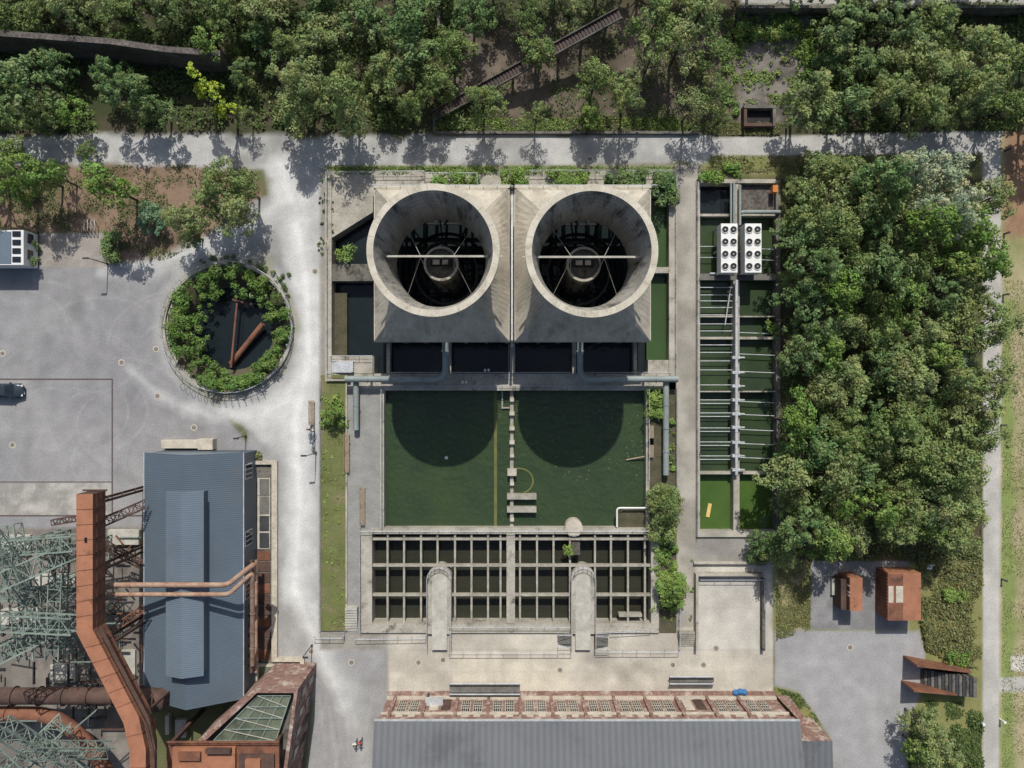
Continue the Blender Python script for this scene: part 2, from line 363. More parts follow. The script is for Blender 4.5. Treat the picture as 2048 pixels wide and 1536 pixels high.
paint(sdpoly(R4(656,332,1348,350)),(112,116,76),4,4,1,(130,124,98),n_d)
paint(sdpoly(R4(1354,356,1397,1262)),(170,164,153),1.5,1,1,(144,139,128),n_a)
paint(sdpoly(R4(776,1256,1546,1392)),(192,185,170),1.5,0.5,1,(172,165,151),n_a)
paint(sdpoly(R4(905,1302,1140,1392)),(196,187,168),1.5,0,.8)
for k in range(12):
    x=random.uniform(790,1500); y=random.uniform(1300,1380); paint(np.hypot((PX-x)*.6,PY-y)-random.uniform(6,16),(152,146,134),8,14,.5)
for k in range(26):
    x=random.uniform(780,1540); paint(sdline([(x,1305),(x+random.uniform(-8,8),1388)],[.5,.5]),(146,139,126),3,3,.35)
paint(sdpoly(R4(1392,1066,1546,1128)),(150,146,139),1.5,0,1,(134,130,123),n_d)
paint(sdpoly(R4(1392,1128,1546,1300)),(190,185,174),1.5,0,1,(175,170,160),n_a)
for yy in (1160,1215,1300,1345):
    paint(sdline([(780,yy) if yy>1290 else (1395,yy),(1545,yy)],[.5,.5]),(146,142,134),1.5,0,.4)
paint(sdpoly(R4(1548,1126,1972,1700)),(132,130,78),6,8,1,(112,120,66),n_d)
paint(sdpoly([(1550,1130),(1625,1122),(1622,1262),(1550,1290)]),(160,146,110),6,8,.9,(126,126,80),n_d)
paint(sdpoly([(1548,1262),(1840,1260),(1850,1310),(1835,1400),(1815,1440),(1810,1700),(1680,1700),(1660,1470),(1600,1385),(1548,1372)]),(154,153,153),3,4,1,(141,140,141),n_c)
paint(sdline([(1560,1320),(1660,1330),(1740,1400),(1760,1560)],[3,5,5,5]),(172,171,168),10,6,.5)
paint(sdpoly(R4(1620,1122,1816,1258)),(140,139,138),1,0,1,(122,121,120),n_d)
paint(sdpoly([(1965,300),(2010,260),(2400,240),(2400,1700),(1995,1700)]),(166,154,120),5,8,1,(140,140,92),n_a)
paint(sdpoly([(2006,240),(2400,200),(2400,470),(2008,470)]),(152,120,92),10,10,1,(134,102,78),n_d)
paint(sdpoly([(2004,600),(2026,600),(2030,1700),(2000,1700)]),(124,142,74),6,8,.9)
paint(sdpoly([(1966,300),(2000,262),(2004,600),(2000,1100),(1998,1700),(1964,1700),(1966,1100)]),(182,179,172),1.5,1,1,(166,163,156),n_a)
paint(sdpoly(R4(1998,1355,2400,1384)),(176,173,166),1.5,1)
paint(sdpoly(R4(2022,1312,2060,1342)),(200,196,188),1.5,0)
col*= (0.90+0.20*n_d)[...,None]*(0.93+0.14*n_b)[...,None]
holes=[(652,344,1352,1264),(1396,360,1556,1072)]
cxm=(PX[:-1,:-1]+2); cym=(PY[:-1,:-1]+2)
keep=np.hypot(cxm-457,cym-655)>122
for a,b_,c_,d_ in holes: keep&=~((cxm>a)&(cxm<c_)&(cym>b_)&(cym<d_))
zz=np.zeros(shp); fm=np.clip((262-PY)/40.,0,1); zz+=fm*(n_b-.5)*0.8
V=np.stack([(PX-1024)/S,(768-PY)/S,zz],-1).reshape(-1,3)
idx=np.arange(shp[0]*shp[1]).reshape(shp)
F=np.stack([idx[1:,:-1],idx[1:,1:],idx[:-1,1:],idx[:-1,:-1]],-1)[keep]
me=bpy.data.meshes.new('ground'); me.from_pydata(V.tolist(),[],F.tolist())
at=me.attributes.new('Col','FLOAT_COLOR','POINT'); cc=np.ones((len(V),4),dtype=np.float32); cc[:,:3]=col.reshape(-1,3); at.data.foreach_set('color',cc.ravel())
me.polygons.foreach_set('use_smooth',[True]*len(F))
gm=bpy.data.materials.new('ground'); gm.use_nodes=True; nt=gm.node_tree;N=nt.nodes;L=nt.links; bs=N['Principled BSDF']; bs.inputs['Roughness'].default_value=.9; bs.inputs['Specular IOR Level'].default_value=.2
a=N.new('ShaderNodeAttribute'); a.attribute_name='Col'; tc=N.new('ShaderNodeTexCoord')
def gn(sc,lo,hi,det=6):
    n=N.new('ShaderNodeTexNoise'); n.inputs['Scale'].default_value=sc; n.inputs['Detail'].default_value=det; L.new(tc.outputs['Object'],n.inputs['Vector'])
    r=N.new('ShaderNodeMapRange'); r.inputs[1].default_value=.3; r.inputs[2].default_value=.7; r.inputs[3].default_value=lo; r.inputs[4].default_value=hi; L.new(n.outputs[0],r.inputs[0]); return r.outputs[0],n.outputs[0]
r1,_=gn(0.6,.90,1.09); r2,h2=gn(5,.88,1.11)
mu=N.new('ShaderNodeMath'); mu.operation='MULTIPLY'; L.new(r1,mu.inputs[0]); L.new(r2,mu.inputs[1])
vm=N.new('ShaderNodeVectorMath'); vm.operation='SCALE'; L.new(a.outputs['Color'],vm.inputs[0]); L.new(mu.outputs[0],vm.inputs['Scale']); L.new(vm.outputs[0],bs.inputs['Base Color'])
bp=N.new('ShaderNodeBump'); bp.inputs['Strength'].default_value=.2; bp.inputs['Distance'].default_value=.08; L.new(h2,bp.inputs['Height']); L.new(bp.outputs[0],bs.inputs['Normal'])
me.materials.append(gm); me.update(); go=bpy.data.objects.new('ground',me); COL.objects.link(go)
b=B('terrain')
X0,Y0=(G0x-1024)/S,(768-G1y)/S; X1,Y1=(G1x-1024)/S,(768-G0y)/S; E=700
for q in ((-E,-E,E,Y0),(-E,Y1,E,E),(-E,Y0,X0,Y1),(X1,Y0,E,Y1)):
    b.add([(q[0],q[1],-.004),(q[2],q[1],-.004),(q[2],q[3],-.004),(q[0],q[3],-.004)],[(0,1,2,3)],soil)
b.done()

# ------------------------------------------------------------- railings
def railing(pts,z0=0.0,h=1.0,name='metal_railing',step=1.6,r=0.032):
    b=B(name); P=[Vector(w(p[0],p[1],z0)) for p in pts]
    for i in range(len(P)-1):
        d=P[i+1]-P[i]; n=max(1,int(d.length/step))
        for k in range(n+(1 if i==len(P)-2 else 0)):
            q=P[i]+d*k/n; b.sweep([q,q+Vector((0,0,h))],r,rail_m,5)
        for zz_ in (h,h*0.5): b.sweep([P[i]+Vector((0,0,zz_)),P[i+1]+Vector((0,0,zz_))],r*(1.2 if zz_==h else .7),rail_m,5)
    return b.done()

# ------------------------------------------------------------- basin complex
b=B('basin_structure')
b.pb(600,300,1400,1300,-3.6,-3.4,concd)
b.pb(650,342,663,763,-3.4,.28,conc)
b.pp([(663,342),(1352,342),(1352,392),(746,392),(746,424),(663,476)],-3.4,.06,conc)
b.pb(1338,392,1353,763,-3.4,.22,conc)
b.pb(663,528,792,562,-3.4,.05,concd)
b.pb(668,586,694,712,-3.4,-1.3,soil)
b.pb(663,712,748,747,-3.4,.1,conc)
b.pb(663,747,1338,779,-3.4,.04,conc)
b.pb(1296,534,1338,546,-3.4,.1,conc)
b.pb(1296,720,1338,747,-3.4,.05,conc)
b.pb(1020,392,1030,747,-3.4,.25,conc)
for x in (776,898,1148,1270): b.pb(x-3,640,x+4,747,-3.4,-.6,conc)
b.pb(652,763,766,1062,-3.4,.02,gravel)
b.pb(652,1062,742,1266,-3.4,.03,gravel)
b.pb(1296,779,1353,1062,-3.4,.03,soil)
b.pb(1304,1062,1353,1266,-3.4,.05,soil)
b.pb(742,1056,1304,1068,-3.4,.2,conc)
b.pb(760,779,768,1056,-3.4,.16,conc); b.pb(1292,779,1299,1056,-3.4,.16,conc)
b.pb(768,773,1292,781,-3.4,.18,conc)
b.pb(722,1064,744,1250,-3.4,.35,conc); b.pb(1302,1064,1318,1250,-3.4,.35,conc)
b.pb(722,1247,1318,1266,-3.4,.3,conc)
b.pb(1013,1068,1030,1247,-3.4,.4,conc)
for x in (775,808,842,875,910,943,976,1001,1040,1074,1107,1140,1190,1222,1256,1290):
    b.pb(x-1.9,1068,x+1.9,1247,-.7,-.08,cellc)
for y in (1078,1131,1190): b.pb(744,y-2.4,1302,y+2.4,-.6,-.02,cellc)
b.pb(1238,1228,1284,1234,-1,.0,conc)
b.pb(1144,1086,1160,1110,-1,.3,stonew)
for cx in (879,1166):
    pts=[(cx+24*math.cos(t),1156-24*math.sin(t)) for t in np.linspace(0,math.pi,14)]+[(cx-24,1268),(cx+24,1268)]
    b.pp(pts,-3.4,.5,conc)
    pts=[(cx+15*math.cos(t),1162-15*math.sin(t)) for t in np.linspace(0,math.pi,12)]+[(cx-15,1300),(cx+15,1300)]
    b.pp(pts,.4,.55,paleb)
b.pb(652,758,700,762,0,.6,conc)
b.done()
b=B('basin_divider')
b.pb(1020,779,1027,1056,-3.4,-.7,cellc)
for y,wd in ((800,4),(827,5),(857,5),(885,5),(912,4),(945,9),(968,4),(1040,4)): b.pb(1024-wd,y-wd*.75,1024+wd,y+wd*.75,-1.5,-.2,stone)
b.pb(1014,988,1073,999,-1.8,-.3,cellc); b.pb(1014,1014,1073,1025,-1.8,-.3,cellc)
b.pb(1003,780,1006,818,-2,-1.0,cellc); b.pb(1003,814,1020,817,-2,-.95,cellc)
b.done()
ysub=M('submerged_yellow',C(112,112,60),C(92,96,54),1,bump=0)
b=B('submerged_pipe'); b.pb(988,781,994,1056,-1.5,-1.22,ysub)
b.sweep([w(1038+28*math.cos(t),962-25*math.sin(t),-1.33) for t in np.linspace(-1.2,1.9,16)],.15,ysub,8); b.done()
def sheet(name,x0,y0,x1,y1,z,m):
    b=B(name); p=w(x0,y0,0);q=w(x1,y1,0)
    b.add([(p[0],q[1],z),(q[0],q[1],z),(q[0],p[1],z),(p[0],p[1],z)],[(0,1,2,3)],m); return b.done()
sheet('water',655,360,1298,760,-2.0,w_dark)
sheet('water',1296.5,360,1345,760,-1.2,w_green)
sheet('water',762,776,1299,1060,-1.25,w_pool)
sheet('water',735,1060,1310,1256,-1.9,w_olive)
b=B('floating_debris')
for k in range(70):
    x=random.uniform(1090,1290); y=random.uniform(785,960); b.pb(x,y,x+random.uniform(.8,1.8),y+random.uniform(.8,1.8),-1.25,-1.22,wood)
b.sweep([w(1252,920,-1.15),w(1296,912,-.6)],.1,wood,6); b.sweep([w(892,915,-1.2),w(893,916,-1.0)],.2,white,8)
b.done()
b=B('round_platform'); c=w(1148,1056,.25)
b.lathe(c[0],c[1],[(0.01,.25),(1.1,.25),(1.1,-3.3)],stone,24,False)
b.done()
b=B('corner_ledge'); b.pp([(1234,1056),(1236,1030),(1250,1018),(1290,1016),(1296,1020),(1296,1056)],-3.3,-.3,soil); b.done()
b=B('white_pipe'); b.sweep(fillet([w(1234,1054,.3),w(1234,1016,.3),w(1296,1016,.3)],.4),.12,white,8); b.done()

for pts in ([(656,470),(656,348),(850,346)],[(656,500),(656,745),(706,745)],[(663,712),(747,712),(747,745)],[(766,772),(1296,772)],[(765,779),(765,1056)],[(1296,779),(1296,960)],
            [(722,1060),(1316,1060)],[(642,764),(642,1262)],[(630,1272),(688,1272),(690,1262)],[(712,1274),(852,1272)],[(900,1262),(900,1302),(1142,1302)],[(1190,1300),(1357,1300),(1357,1150)],
            [(1352,778),(1352,1000)],[(1393,368),(1393,1070)],[(900,1250),(1143,1250)],[(1190,1262),(1300,1256)],[(850,350),(955,350),(955,372)],[(1058,345),(1350,345),(1350,760)],[(776,745),(1340,745)],[(722,1070),(722,1262)]):
    railing(pts,.05)
for cx in (879,1166):
    railing([(cx-24,1290)]+[(cx+24*math.cos(t),1156-24*math.sin(t)) for t in np.linspace(math.pi,0,9)]+[(cx+24,1290)],.5,1.0)

b=B('terrace_wall'); b.pb(1392,1148,1397,1300,0,1.1,conc); b.pb(1397,1148,1530,1153,0,1.12,conc); b.pb(1525,1158,1531,1302,0,.9,concd)
b.pb(1388,1124,1546,1129,0,.5,conc); b.done(.03)
railing([(1397,1156),(1524,1156),(1524,1215)],0,1.0)

def stairs(name,x0,y0,x1,y1,zt,n,m,axis='y'):
    b=B(name)
    for i in range(n):
        t0=i/n;t1=(i+1)/n; z=zt*(1-t0)
        if axis=='y': b.pb(x0,y0+(y1-y0)*t0,x1,y0+(y1-y0)*t1,0,z,m)
        else: b.pb(x0+(x1-x0)*t0,y0,x0+(x1-x0)*t1,y1,0,z,m)
    b.done(); return b
stairs('concrete_stairs',690,1216,714,1262,1.0,9,paleb); stairs('concrete_stairs',1358,1264,1390,1292,.9,7,conc)
stairs('metal_stairs',1144,1268,1116,1288,.9,6,grate,'x'); stairs('metal_stairs',1190,1270,1216,1292,.9,6,grate,'x'); stairs('metal_stairs',706,722,655,744,.8,9,rail_m,'x')
railing([(1116,1266),(1144,1266)],.5,.9); railing([(1116,1290),(1144,1290)],.5,.9); railing([(1190,1268),(1216,1270)],.5,.9); railing([(1190,1294),(1216,1294)],.5,.9)
def ramp(x0,y0,x1,y1):
    b=B('access_ramp'); b.pb(x0,y0+4,x1,y1-4,0,.5,grate)
    for y in (y0,y1):
        b.beam(w(x0,y,.6),w(x1,y,.6),.08,.5,rail_m); b.sweep([w(x0,y,1.1),w(x1,y,1.1)],.05,rail_m,6)
        for k in range(12):
            x=x0+(x1-x0)*k/11; b.sweep([w(x,y,0),w(x,y,1.1)],.03,rail_m,4)
    b.done()
ramp(899,1368,1040,1389); ramp(1340,1354,1428,1368)

# ------------------------------------------------------------- cooling towers
def cooling(cx,cy,x0,x1,y0,y1):
    b=B('cooling_tower'); N=96
    ang=[2*math.pi*k/N for k in range(N)]
    def circ(r,z): return [(cx+r*math.cos(a),cy+r*math.sin(a),z) for a in ang]
    def sq(ins,z):
        X0,X1,Y0,Y1=x0+ins,x1-ins,y0+ins,y1-ins; out=[]
        for a in ang:
            dx,dy=math.cos(a),math.sin(a); t=1e9
            if dx>1e-9:t=min(t,(X1-cx)/dx)
            if dx<-1e-9:t=min(t,(X0-cx)/dx)
            if dy>1e-9:t=min(t,(Y1-cy)/dy)
            if dy<-1e-9:t=min(t,(Y0-cy)/dy)
            out.append([cx+dx*t,cy+dy*t,z])
        for X in (X0,X1):
            for Y in (Y0,Y1):
                k=min(range(N),key=lambda i:(out[i][0]-X)**2+(out[i][1]-Y)**2); out[k][0]=X; out[k][1]=Y
        return [tuple(o) for o in out]
    def strip(rings,m,sm):
        vs=[p for r in rings for p in r]; fs=[]
        for i in range(len(rings)-1):
            for k in range(N): fs.append((i*N+k,i*N+(k+1)%N,(i+1)*N+(k+1)%N,(i+1)*N+k))
        b.add(vs,fs,m,sm)
    strip([circ(6.02,18),circ(6.7,18)],rim,False)
    for k in range(20):
        a_=2*math.pi*(k+.3)/20; b.beam((cx+6.03*math.cos(a_),cy+6.03*math.sin(a_),18.0),(cx+6.69*math.cos(a_),cy+6.69*math.sin(a_),18.0),.04,.012,conc)
    strip([circ(6.7,18),circ(6.7,17.2)],rim,True); strip([circ(6.7,17.2),circ(6.35,17.15)],tconc,False)
    strip([circ(6.35,17.15),circ(6.0,15),circ(5.7,13),circ(5.55,11.5),circ(5.6,10.6)],tconc,True)
    ca=circ(5.6,10.6); sb=sq(0,5.6); mid=[tuple(a_*(1-.5)+b_*.5 for a_,b_ in zip(p,q)) for p,q in zip(ca,sb)]
    strip([ca,mid,sb],tconc,False)
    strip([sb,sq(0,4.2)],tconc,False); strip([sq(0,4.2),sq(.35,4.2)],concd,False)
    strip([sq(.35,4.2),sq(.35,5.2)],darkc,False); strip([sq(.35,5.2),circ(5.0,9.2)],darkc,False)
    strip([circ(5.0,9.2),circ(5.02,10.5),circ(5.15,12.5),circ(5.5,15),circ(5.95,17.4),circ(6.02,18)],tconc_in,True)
    for (xa,ya,xb,yb) in ((x0,y1,x1,y1),): b.box(xa,ya-.25,xb,ya+.05,5.5,5.9,rim)
    for s_ in (x0+.15,x1-.15): b.box(s_-.13,y0+.2,s_+.13,y1-.3,5.3,5.72,rim)
    for k in range(7):
        x=x0+.4+(x1-x0-.8)*k/6
        for y in (y0+.3,y1-.3): b.box(x-.18,y-.18,x+.18,y+.18,-3.3,4.22,concd)
        y=y0+1.5+(y1-y0-3)*k/6
        for x_ in (x0+.3,x1-.3): b.box(x_-.16,y-.16,x_+.16,y+.16,-3.3,4.21,concd)
    for z in (0.2,2.4):
        for x_ in (x0+.3,x1-.3): b.box(x_-.1,y0+.5,x_+.1,y1-.5,z,z+.25,concd)
    b.lathe(cx,cy,[(1.95,-3),(1.95,9.75)],tconc_in,40,True); b.lathe(cx,cy,[(1.95,9.75),(1.68,9.75)],conc,40,False); b.lathe(cx,cy,[(1.68,9.75),(1.68,9.0),(0.02,9.0)],concd,40,False)
    b.box(cx-1.2,cy-.2,cx+1.2,cy+.5,9.0,9.6,darkc); b.box(cx-.9,cy-.1,cx-.15,cy+.4,9.6,9.9,conc); b.box(cx+.15,cy-.1,cx+.8,cy+.4,9.6,9.85,conc)
    b.lathe(cx,cy,[(2.6,5.0),(2.8,5.0),(2.8,5.4),(2.6,5.4)],darkc,40,False,True)
    b.lathe(cx,cy,[(3.6,2.5),(3.85,2.5),(3.85,3.1),(3.6,3.1)],concd,40,False,True)
    b.lathe(cx,cy,[(4.8,1.5),(5.1,1.5),(5.1,2.0),(4.8,2.0)],darkc,40,False,True)
    for k in range(12):
        a_=2*math.pi*k/12+.13; b.beam((cx+2*math.cos(a_),cy+2*math.sin(a_),2.2),(cx+7*math.cos(a_),cy+7*math.sin(a_),2.2),.16,.4,darkc)
    for k in range(-4,5):
        if abs(k)>0: b.beam((cx+k*1.5,y0+.6,.3),(cx+k*1.5,y1-.6,.3),.3,.3,darkc)
    for k in range(-3,4): b.beam((x0+.5,cy+k*2.2,-.2),(x1-.5,cy+k*2.2,-.2),.2,.3,darkc)
    b.box(cx-5.45,cy-.1,cx+5.45,cy+.1,14.2,14.45,paleb)
    for sx in (-1,1):
        b.box(cx+sx*6.1,cy-.1,cx+sx*6.95,cy+.1,14.15,14.4,paleb)
        b.sweep([(cx+sx*1.7,cy,14.2),(cx+sx*3.4,cy+3.3,11.5)],.03,paleb,5); b.sweep([(cx+sx*1.7,cy,14.2),(cx+sx*3.5,cy-3.6,11.0)],.03,paleb,5)
        b.sweep([(cx+sx*1.5,cy-.9,9.8),(cx+sx*1.8,cy,14.2)],.025,paleb,5)
    b.done()
cooling(-7.94,13.47,-16.2,-.28,4.97,23.2)
cooling(8.02,13.40,.28,16.3,4.97,23.2)
railing([(746,374),(1022,374)],5.7,.9); railing([(1030,374),(1312,374)],5.7,.9)
b=B('tower_gutter'); b.box(-.12,4.4,.12,23.4,5.0,5.3,rail_m)
for y in (5.0,23.0): b.sweep([(0,y,-3),(0,y,5.9)],.16,darkm,8)
b.done()

def gpipe(pts,r=.4,fr=1.2,m=pipe_g,name='water_pipe',fl=True,seg=14):
    b=B(name); P=fillet([w(*p) for p in pts],fr,8); b.sweep(P,r,m,seg)
    if fl:
        for i in range(1,len(P)):
            d=(P[i]-P[i-1]).length
            if d>1.5:
                n=int(d/3)
                for k in range(1,n+1):
                    c=P[i-1]+(P[i]-P[i-1])*k/(n+1); t=(P[i]-P[i-1]).normalized()*.06
                    b.sweep([c-t,c+t],r*1.18,m,seg)
    b.done()
gpipe([(891,668,2.6),(891,758,1.6),(690,758,1.6)],.4,1.4)
gpipe([(1160,668,2.6),(1160,758,1.6),(1356,758,1.6)],.4,1.4)
gpipe([(712,764,.9),(712,860,.9)],.36); gpipe([(1332,764,.9),(1332,950,.9)],.38)
b=B('pipe_support')
for x in (740,820,1220,1290):
    p=w(x,758,1.2); b.box(p[0]-.12,p[1]-.3,p[0]+.12,p[1]+.3,0,1.25,concd)
b.done()
b=B('pool_sensor'); 
for x,y in ((925,765),(932,765),(970,741),(977,741),(992,774)):
    p=w(x,y,.8); b.box(p[0]-.12,p[1]-.12,p[0]+.12,p[1]+.2,.05,.8,white)
b.done()

# ------------------------------------------------------------- right basins
b=B('settling_basin')
b.pb(1390,352,1562,1080,-3.2,-3.0,concd)
b.pb(1393,360,1400,1074,-3,.35,conc); b.pb(1552,360,1561,1074,-3,.35,concd)
b.pb(1400,358,1552,366,-3,.34,conc); b.pb(1400,1062,1552,1074,-3,.33,conc)
b.pb(1467,366,1479,1062,-3,.2,conc)
for y,h in ((430,5),(676,5),(946,5),(633,2.5),(783,2.5)): b.pb(1400,y-h/2,1552,y+h/2,-3,.1,conc)
b.pb(1400,547,1552,560,-.3,.3,grate)
b.pb(1480,366,1552,426,-3,-.4,stonew)
b.done()
b=B('cross_pipes')
ylist=[493,515,575,590,602,615,630,648,662,690,705,722,740,770,800,807,826,833,856,863,884,891,912,919]
for i,y in enumerate(ylist):
    b.sweep([w(1399,y,-.2),w(1467,y,-.2)],.055,rail_m,6)
    if (y>690 and i%2==0) or y in (493,515,662): b.sweep([w(1479,y+3,-.2),w(1553,y+6,-.2)],.055,rail_m,6)
b.done()
sheet('water',1397,362,1560,432,-1.4,w_dark); sheet('water',1397,432.5,1560,674,-.95,w_mid); sheet('water',1397,674.5,1560,944,-.95,w_mid); sheet('water',1397,944.5,1560,1070,-1.0,w_bright)
gpipe([(1462,366,.7),(1462,530,.7)],.12); gpipe([(1468,366,.8),(1468,470,.8)],.14)
gpipe([(1473,560,.8),(1473,950,.8)],.2,m=rail_m)
gpipe([(1482,426,.8),(1486,424,.8),(1560,424,.8)],.25); gpipe([(1480,370,.8),(1480,450,.8)],.16)
b=B('valve_gear')
for y in (715,745,772,800,828,855,885,912,940):
    b.pb(1465,y-3,1481,y+3,.1,.9,rail_m); b.pb(1480,y-1.5,1490,y+1.5,.3,.8,rail_m)
b.done(.03)
b=B('inclined_strut'); b.sweep([w(1462,572,.5),w(1450,650,.2)],.08,rail_m,6); b.done()
b=B('floating_plank'); b.beam(w(1420,1007,-.9),w(1415,1034,-.9),.45,.12,plank); b.done()
b=B('warning_box'); b.pb(1546,370,1556,384,.3,1.2,M('orange_paint',C(205,125,55),C(195,115,50),2)); b.done()
def fans(x0,y0,x1,y1):
    b=B('fan_cooler_unit'); zt=3.0
    b.pb(x0,y0,x1,y1,1.2,zt,white)
    p=w(x0,y0,zt);q=w(x1,y1,zt)
    for X in (p[0]+.15,q[0]-.15):
        for t in (0.02,.5,.98): 
            Y=p[1]+(q[1]-p[1])*t; b.box(X-.08,Y-.08,X+.08,Y+.08,-1.5,1.2,rail_m)
    for i in range(2):
        for j in range(4):
            cx=p[0]+(q[0]-p[0])*(i+.5)/2; cy=p[1]+(q[1]-p[1])*(j+.5)/4
            b.lathe(cx,cy,[(.36,zt-.0),(.40,zt+.12),(.44,zt+.12),(.44,zt)],white,20,False)
            b.lathe(cx,cy,[(.01,zt+.02),(.37,zt+.02)],black,20,False)
            for k in range(5):
                a=k*1.2566; b.beam((cx,cy,zt+.06),(cx+.33*math.cos(a),cy+.33*math.sin(a),zt+.06),.12,.02,darkm)
            b.lathe(cx,cy,[(.01,zt+.11),(.08,zt+.11),(.08,zt+.03)],rail_m,10,False)
    b.done()
fans(1442,447,1475,545); fans(1490,447,1523,545)
b=B('steel_platform'); b.pb(1420,545,1470,548,.3,.5,rail_m); b.pb(1478,548,1490,550,.3,1.2,darkm); b.done()

# ------------------------------------------------------------- pond
b=B('round_pond_wall'); c=w(457,655); 
b.lathe(c[0],c[1],[(131/16,0),(131/16,.35),(125/16,.35),(125/16,-2.5)],conc,72,False)
b.lathe(c[0],c[1],[(8,-2.6),(.01,-2.6)],concd,48,False); b.done()
railing([(457+131*math.cos(t),655+131*math.sin(t)) for t in np.linspace(0,2*math.pi,41)],.1,1.0)
b=B('water'); b.lathe(c[0],c[1],[(.01,-1.7),(7.75,-1.7)],w_dark,48,False); b.done()
b=B('pond_bank'); b.lathe(c[0],c[1],[(7.8,-.1),(6.4,-.5),(5.2,-1.75)],soil,48,True); b.done()
b=B('rusty_pipe'); b.sweep([w(474,606,-.3),w(462,735,-.3)],.14,rust,8); b.done()
b=B('rusty_pipe'); b.sweep([w(526,648,-.6),w(462,728,-1.2)],.36,rust,12); b.sweep([w(465,600,-.8),w(505,610,-.8)],.2,rustd,8); b.done()
def clumpobj(name,cl,per,ls,mat):
    v,co=clumpleaves(cl,per,ls); me=leafmesh(name,v,co,mat); o=bpy.data.objects.new(name,me); COL.objects.link(o); return o
rng=np.random.default_rng(5)
cl=[]
for k in range(300):
    t=random.uniform(0,6.283); ix_=64+7*math.sin(t*3+1); iy_=80+7*math.sin(5*t)
    rr=random.uniform(0,1)
    x=(1-rr)*(474+ix_*math.cos(t))+rr*(457+121*math.cos(t)); y=(1-rr)*(668+iy_*math.sin(t))+rr*(655+121*math.sin(t))
    z=random.uniform(.0,1.9)*(.4+rr*.6); p=w(x,y,z); cl.append((p[0],p[1],z,random.uniform(.25,.9)*(.6+.4*rr)))
clumpobj('pond_shrubs',cl,300,.12,lf_pond)
def shrubs(name,x0,y0,x1,y1,n,mat,r=(.3,.8),zmax=1.2,per=280,ls=.12):
    cl=[]
    for k in range(n):
        z=random.uniform(.1,zmax); p=w(random.uniform(x0,x1),random.uniform(y0,y1),z); cl.append((p[0],p[1],z,random.uniform(*r)))
    clumpobj(name,cl,per,ls,mat)
shrubs('shrub',865,348,955,368,24,lf_br); shrubs('shrub',1005,342,1050,372,26,lf_br,zmax=1.6); shrubs('shrub',1095,345,1170,372,30,lf_br,zmax=1.3); shrubs('shrub',1215,342,1290,372,36,lf_dark,zmax=1.8); shrubs('shrub',1310,345,1350,408,46,lf_dark,zmax=2)
shrubs('shrub',1400,345,1440,362,16,lf_br); shrubs('shrub',1440,330,1480,350,10,lf_br,zmax=.8)
shrubs('shrub',676,490,704,520,10,lf_br,zmax=.7); shrubs('hedge',50,465,74,530,26,lf_dark,r=(.4,.6),zmax=1.6); shrubs('shrub',208,462,234,520,24,lf_dark,zmax=2.2)
shrubs('planter_shrubs',1300,780,1322,830,26,lf_br); shrubs('planter_shrubs',1300,975,1352,1080,120,lf,zmax=2.6); shrubs('planter_shrubs',1312,1080,1352,1150,40,lf_br,zmax=.9,r=(.2,.5)); shrubs('planter_shrubs',1318,1150,1366,1215,70,lf_br,zmax=2.4)
shrubs('planter_shrubs',1330,840,1350,960,30,lf_br,zmax=.6,r=(.15,.4)); shrubs('planter_shrubs',1300,1090,1345,1240,30,lf_br,zmax=.5,r=(.15,.35))
shrubs('shrub',645,790,685,850,26,lf_br,zmax=1.3,r=(.3,.6)); shrubs('shrub',1127,1092,1143,1112,8,lf_br,r=(.25,.45),zmax=.8)
shrubs('grass_strip_weeds',644,850,690,1255,60,lf_br,r=(.1,.3),zmax=.3); shrubs('shrub',692,840,698,900,10,lf_br,r=(.1,.3),zmax=.3)
shrubs('shrub',1380,1090,1388,1255,6,lf_br,r=(.1,.2),zmax=.2)
shrubs('basin_edge_weeds',1535,640,1556,680,10,lf_br,zmax=.6,r=(.2,.5)); shrubs('shrub',1500,1090,1545,1125,16,lf_dark,zmax=1); shrubs('shrub',400,510,560,560,30,lf_und,r=(.15,.4),zmax=.4); shrubs('shrub',545,545,580,610,16,lf_und,r=(.15,.4),zmax=.4)
shrubs('weeds',645,345,665,500,24,lf_und,r=(.1,.25),zmax=.3); shrubs('weeds',636,352,650,520,16,lf_und,r=(.08,.2),zmax=.2)
shrubs('weeds',498,905,520,925,8,lf_gr,r=(.2,.4),zmax=.4); shrubs('shrub',1890,1180,1935,1210,16,lf_br,r=(.3,.7),zmax=1); shrubs('shrub',1900,1305,1940,1330,14,lf_br,r=(.3,.6),zmax=1)
shrubs('ivy',1448,40,1478,236,56,lf_br,r=(.2,.6),zmax=.5); shrubs('ivy',1478,25,1600,80,70,lf_br,r=(.3,.7),zmax=.8); shrubs('ivy',1600,60,1625,150,30,lf_br,r=(.2,.6),zmax=.6); shrubs('ivy',1480,80,1600,200,50,lf_br,r=(.1,.35),zmax=.3)
b=B('grass_strip'); b.pb(642,750,691,1262,0,.22,grass); b.pb(691,750,694,1262,0,.3,conc); b.done()
def bench(px,py,L_=2.4,ang=90):
    b=B('park_bench')
    for k in range(4): b.box(-L_/2,-.24+k*.13,L_/2,-.24+k*.13+.1,.42,.46,wood)
    for k in range(2): b.box(-L_/2,.28+k*.02,L_/2,.31+k*.02,.55+k*.16,.67+k*.16,wood)
    for x in (-L_/2+.25,L_/2-.25): b.box(x-.04,-.24,x+.04,.28,0,.42,darkm); b.box(x-.03,.24,x+.03,.28,.42,.85,darkm)
    o=b.done(); p=w(px,py); o.location=(p[0],p[1],.03); o.rotation_euler=(0,0,math.radians(ang))
for x,y in ((696,886),(696,925),(727,992),(727,1030),(1302,870),(1302,895),(626,825)): bench(x,y,2.4 if x!=626 else 3.0,90)

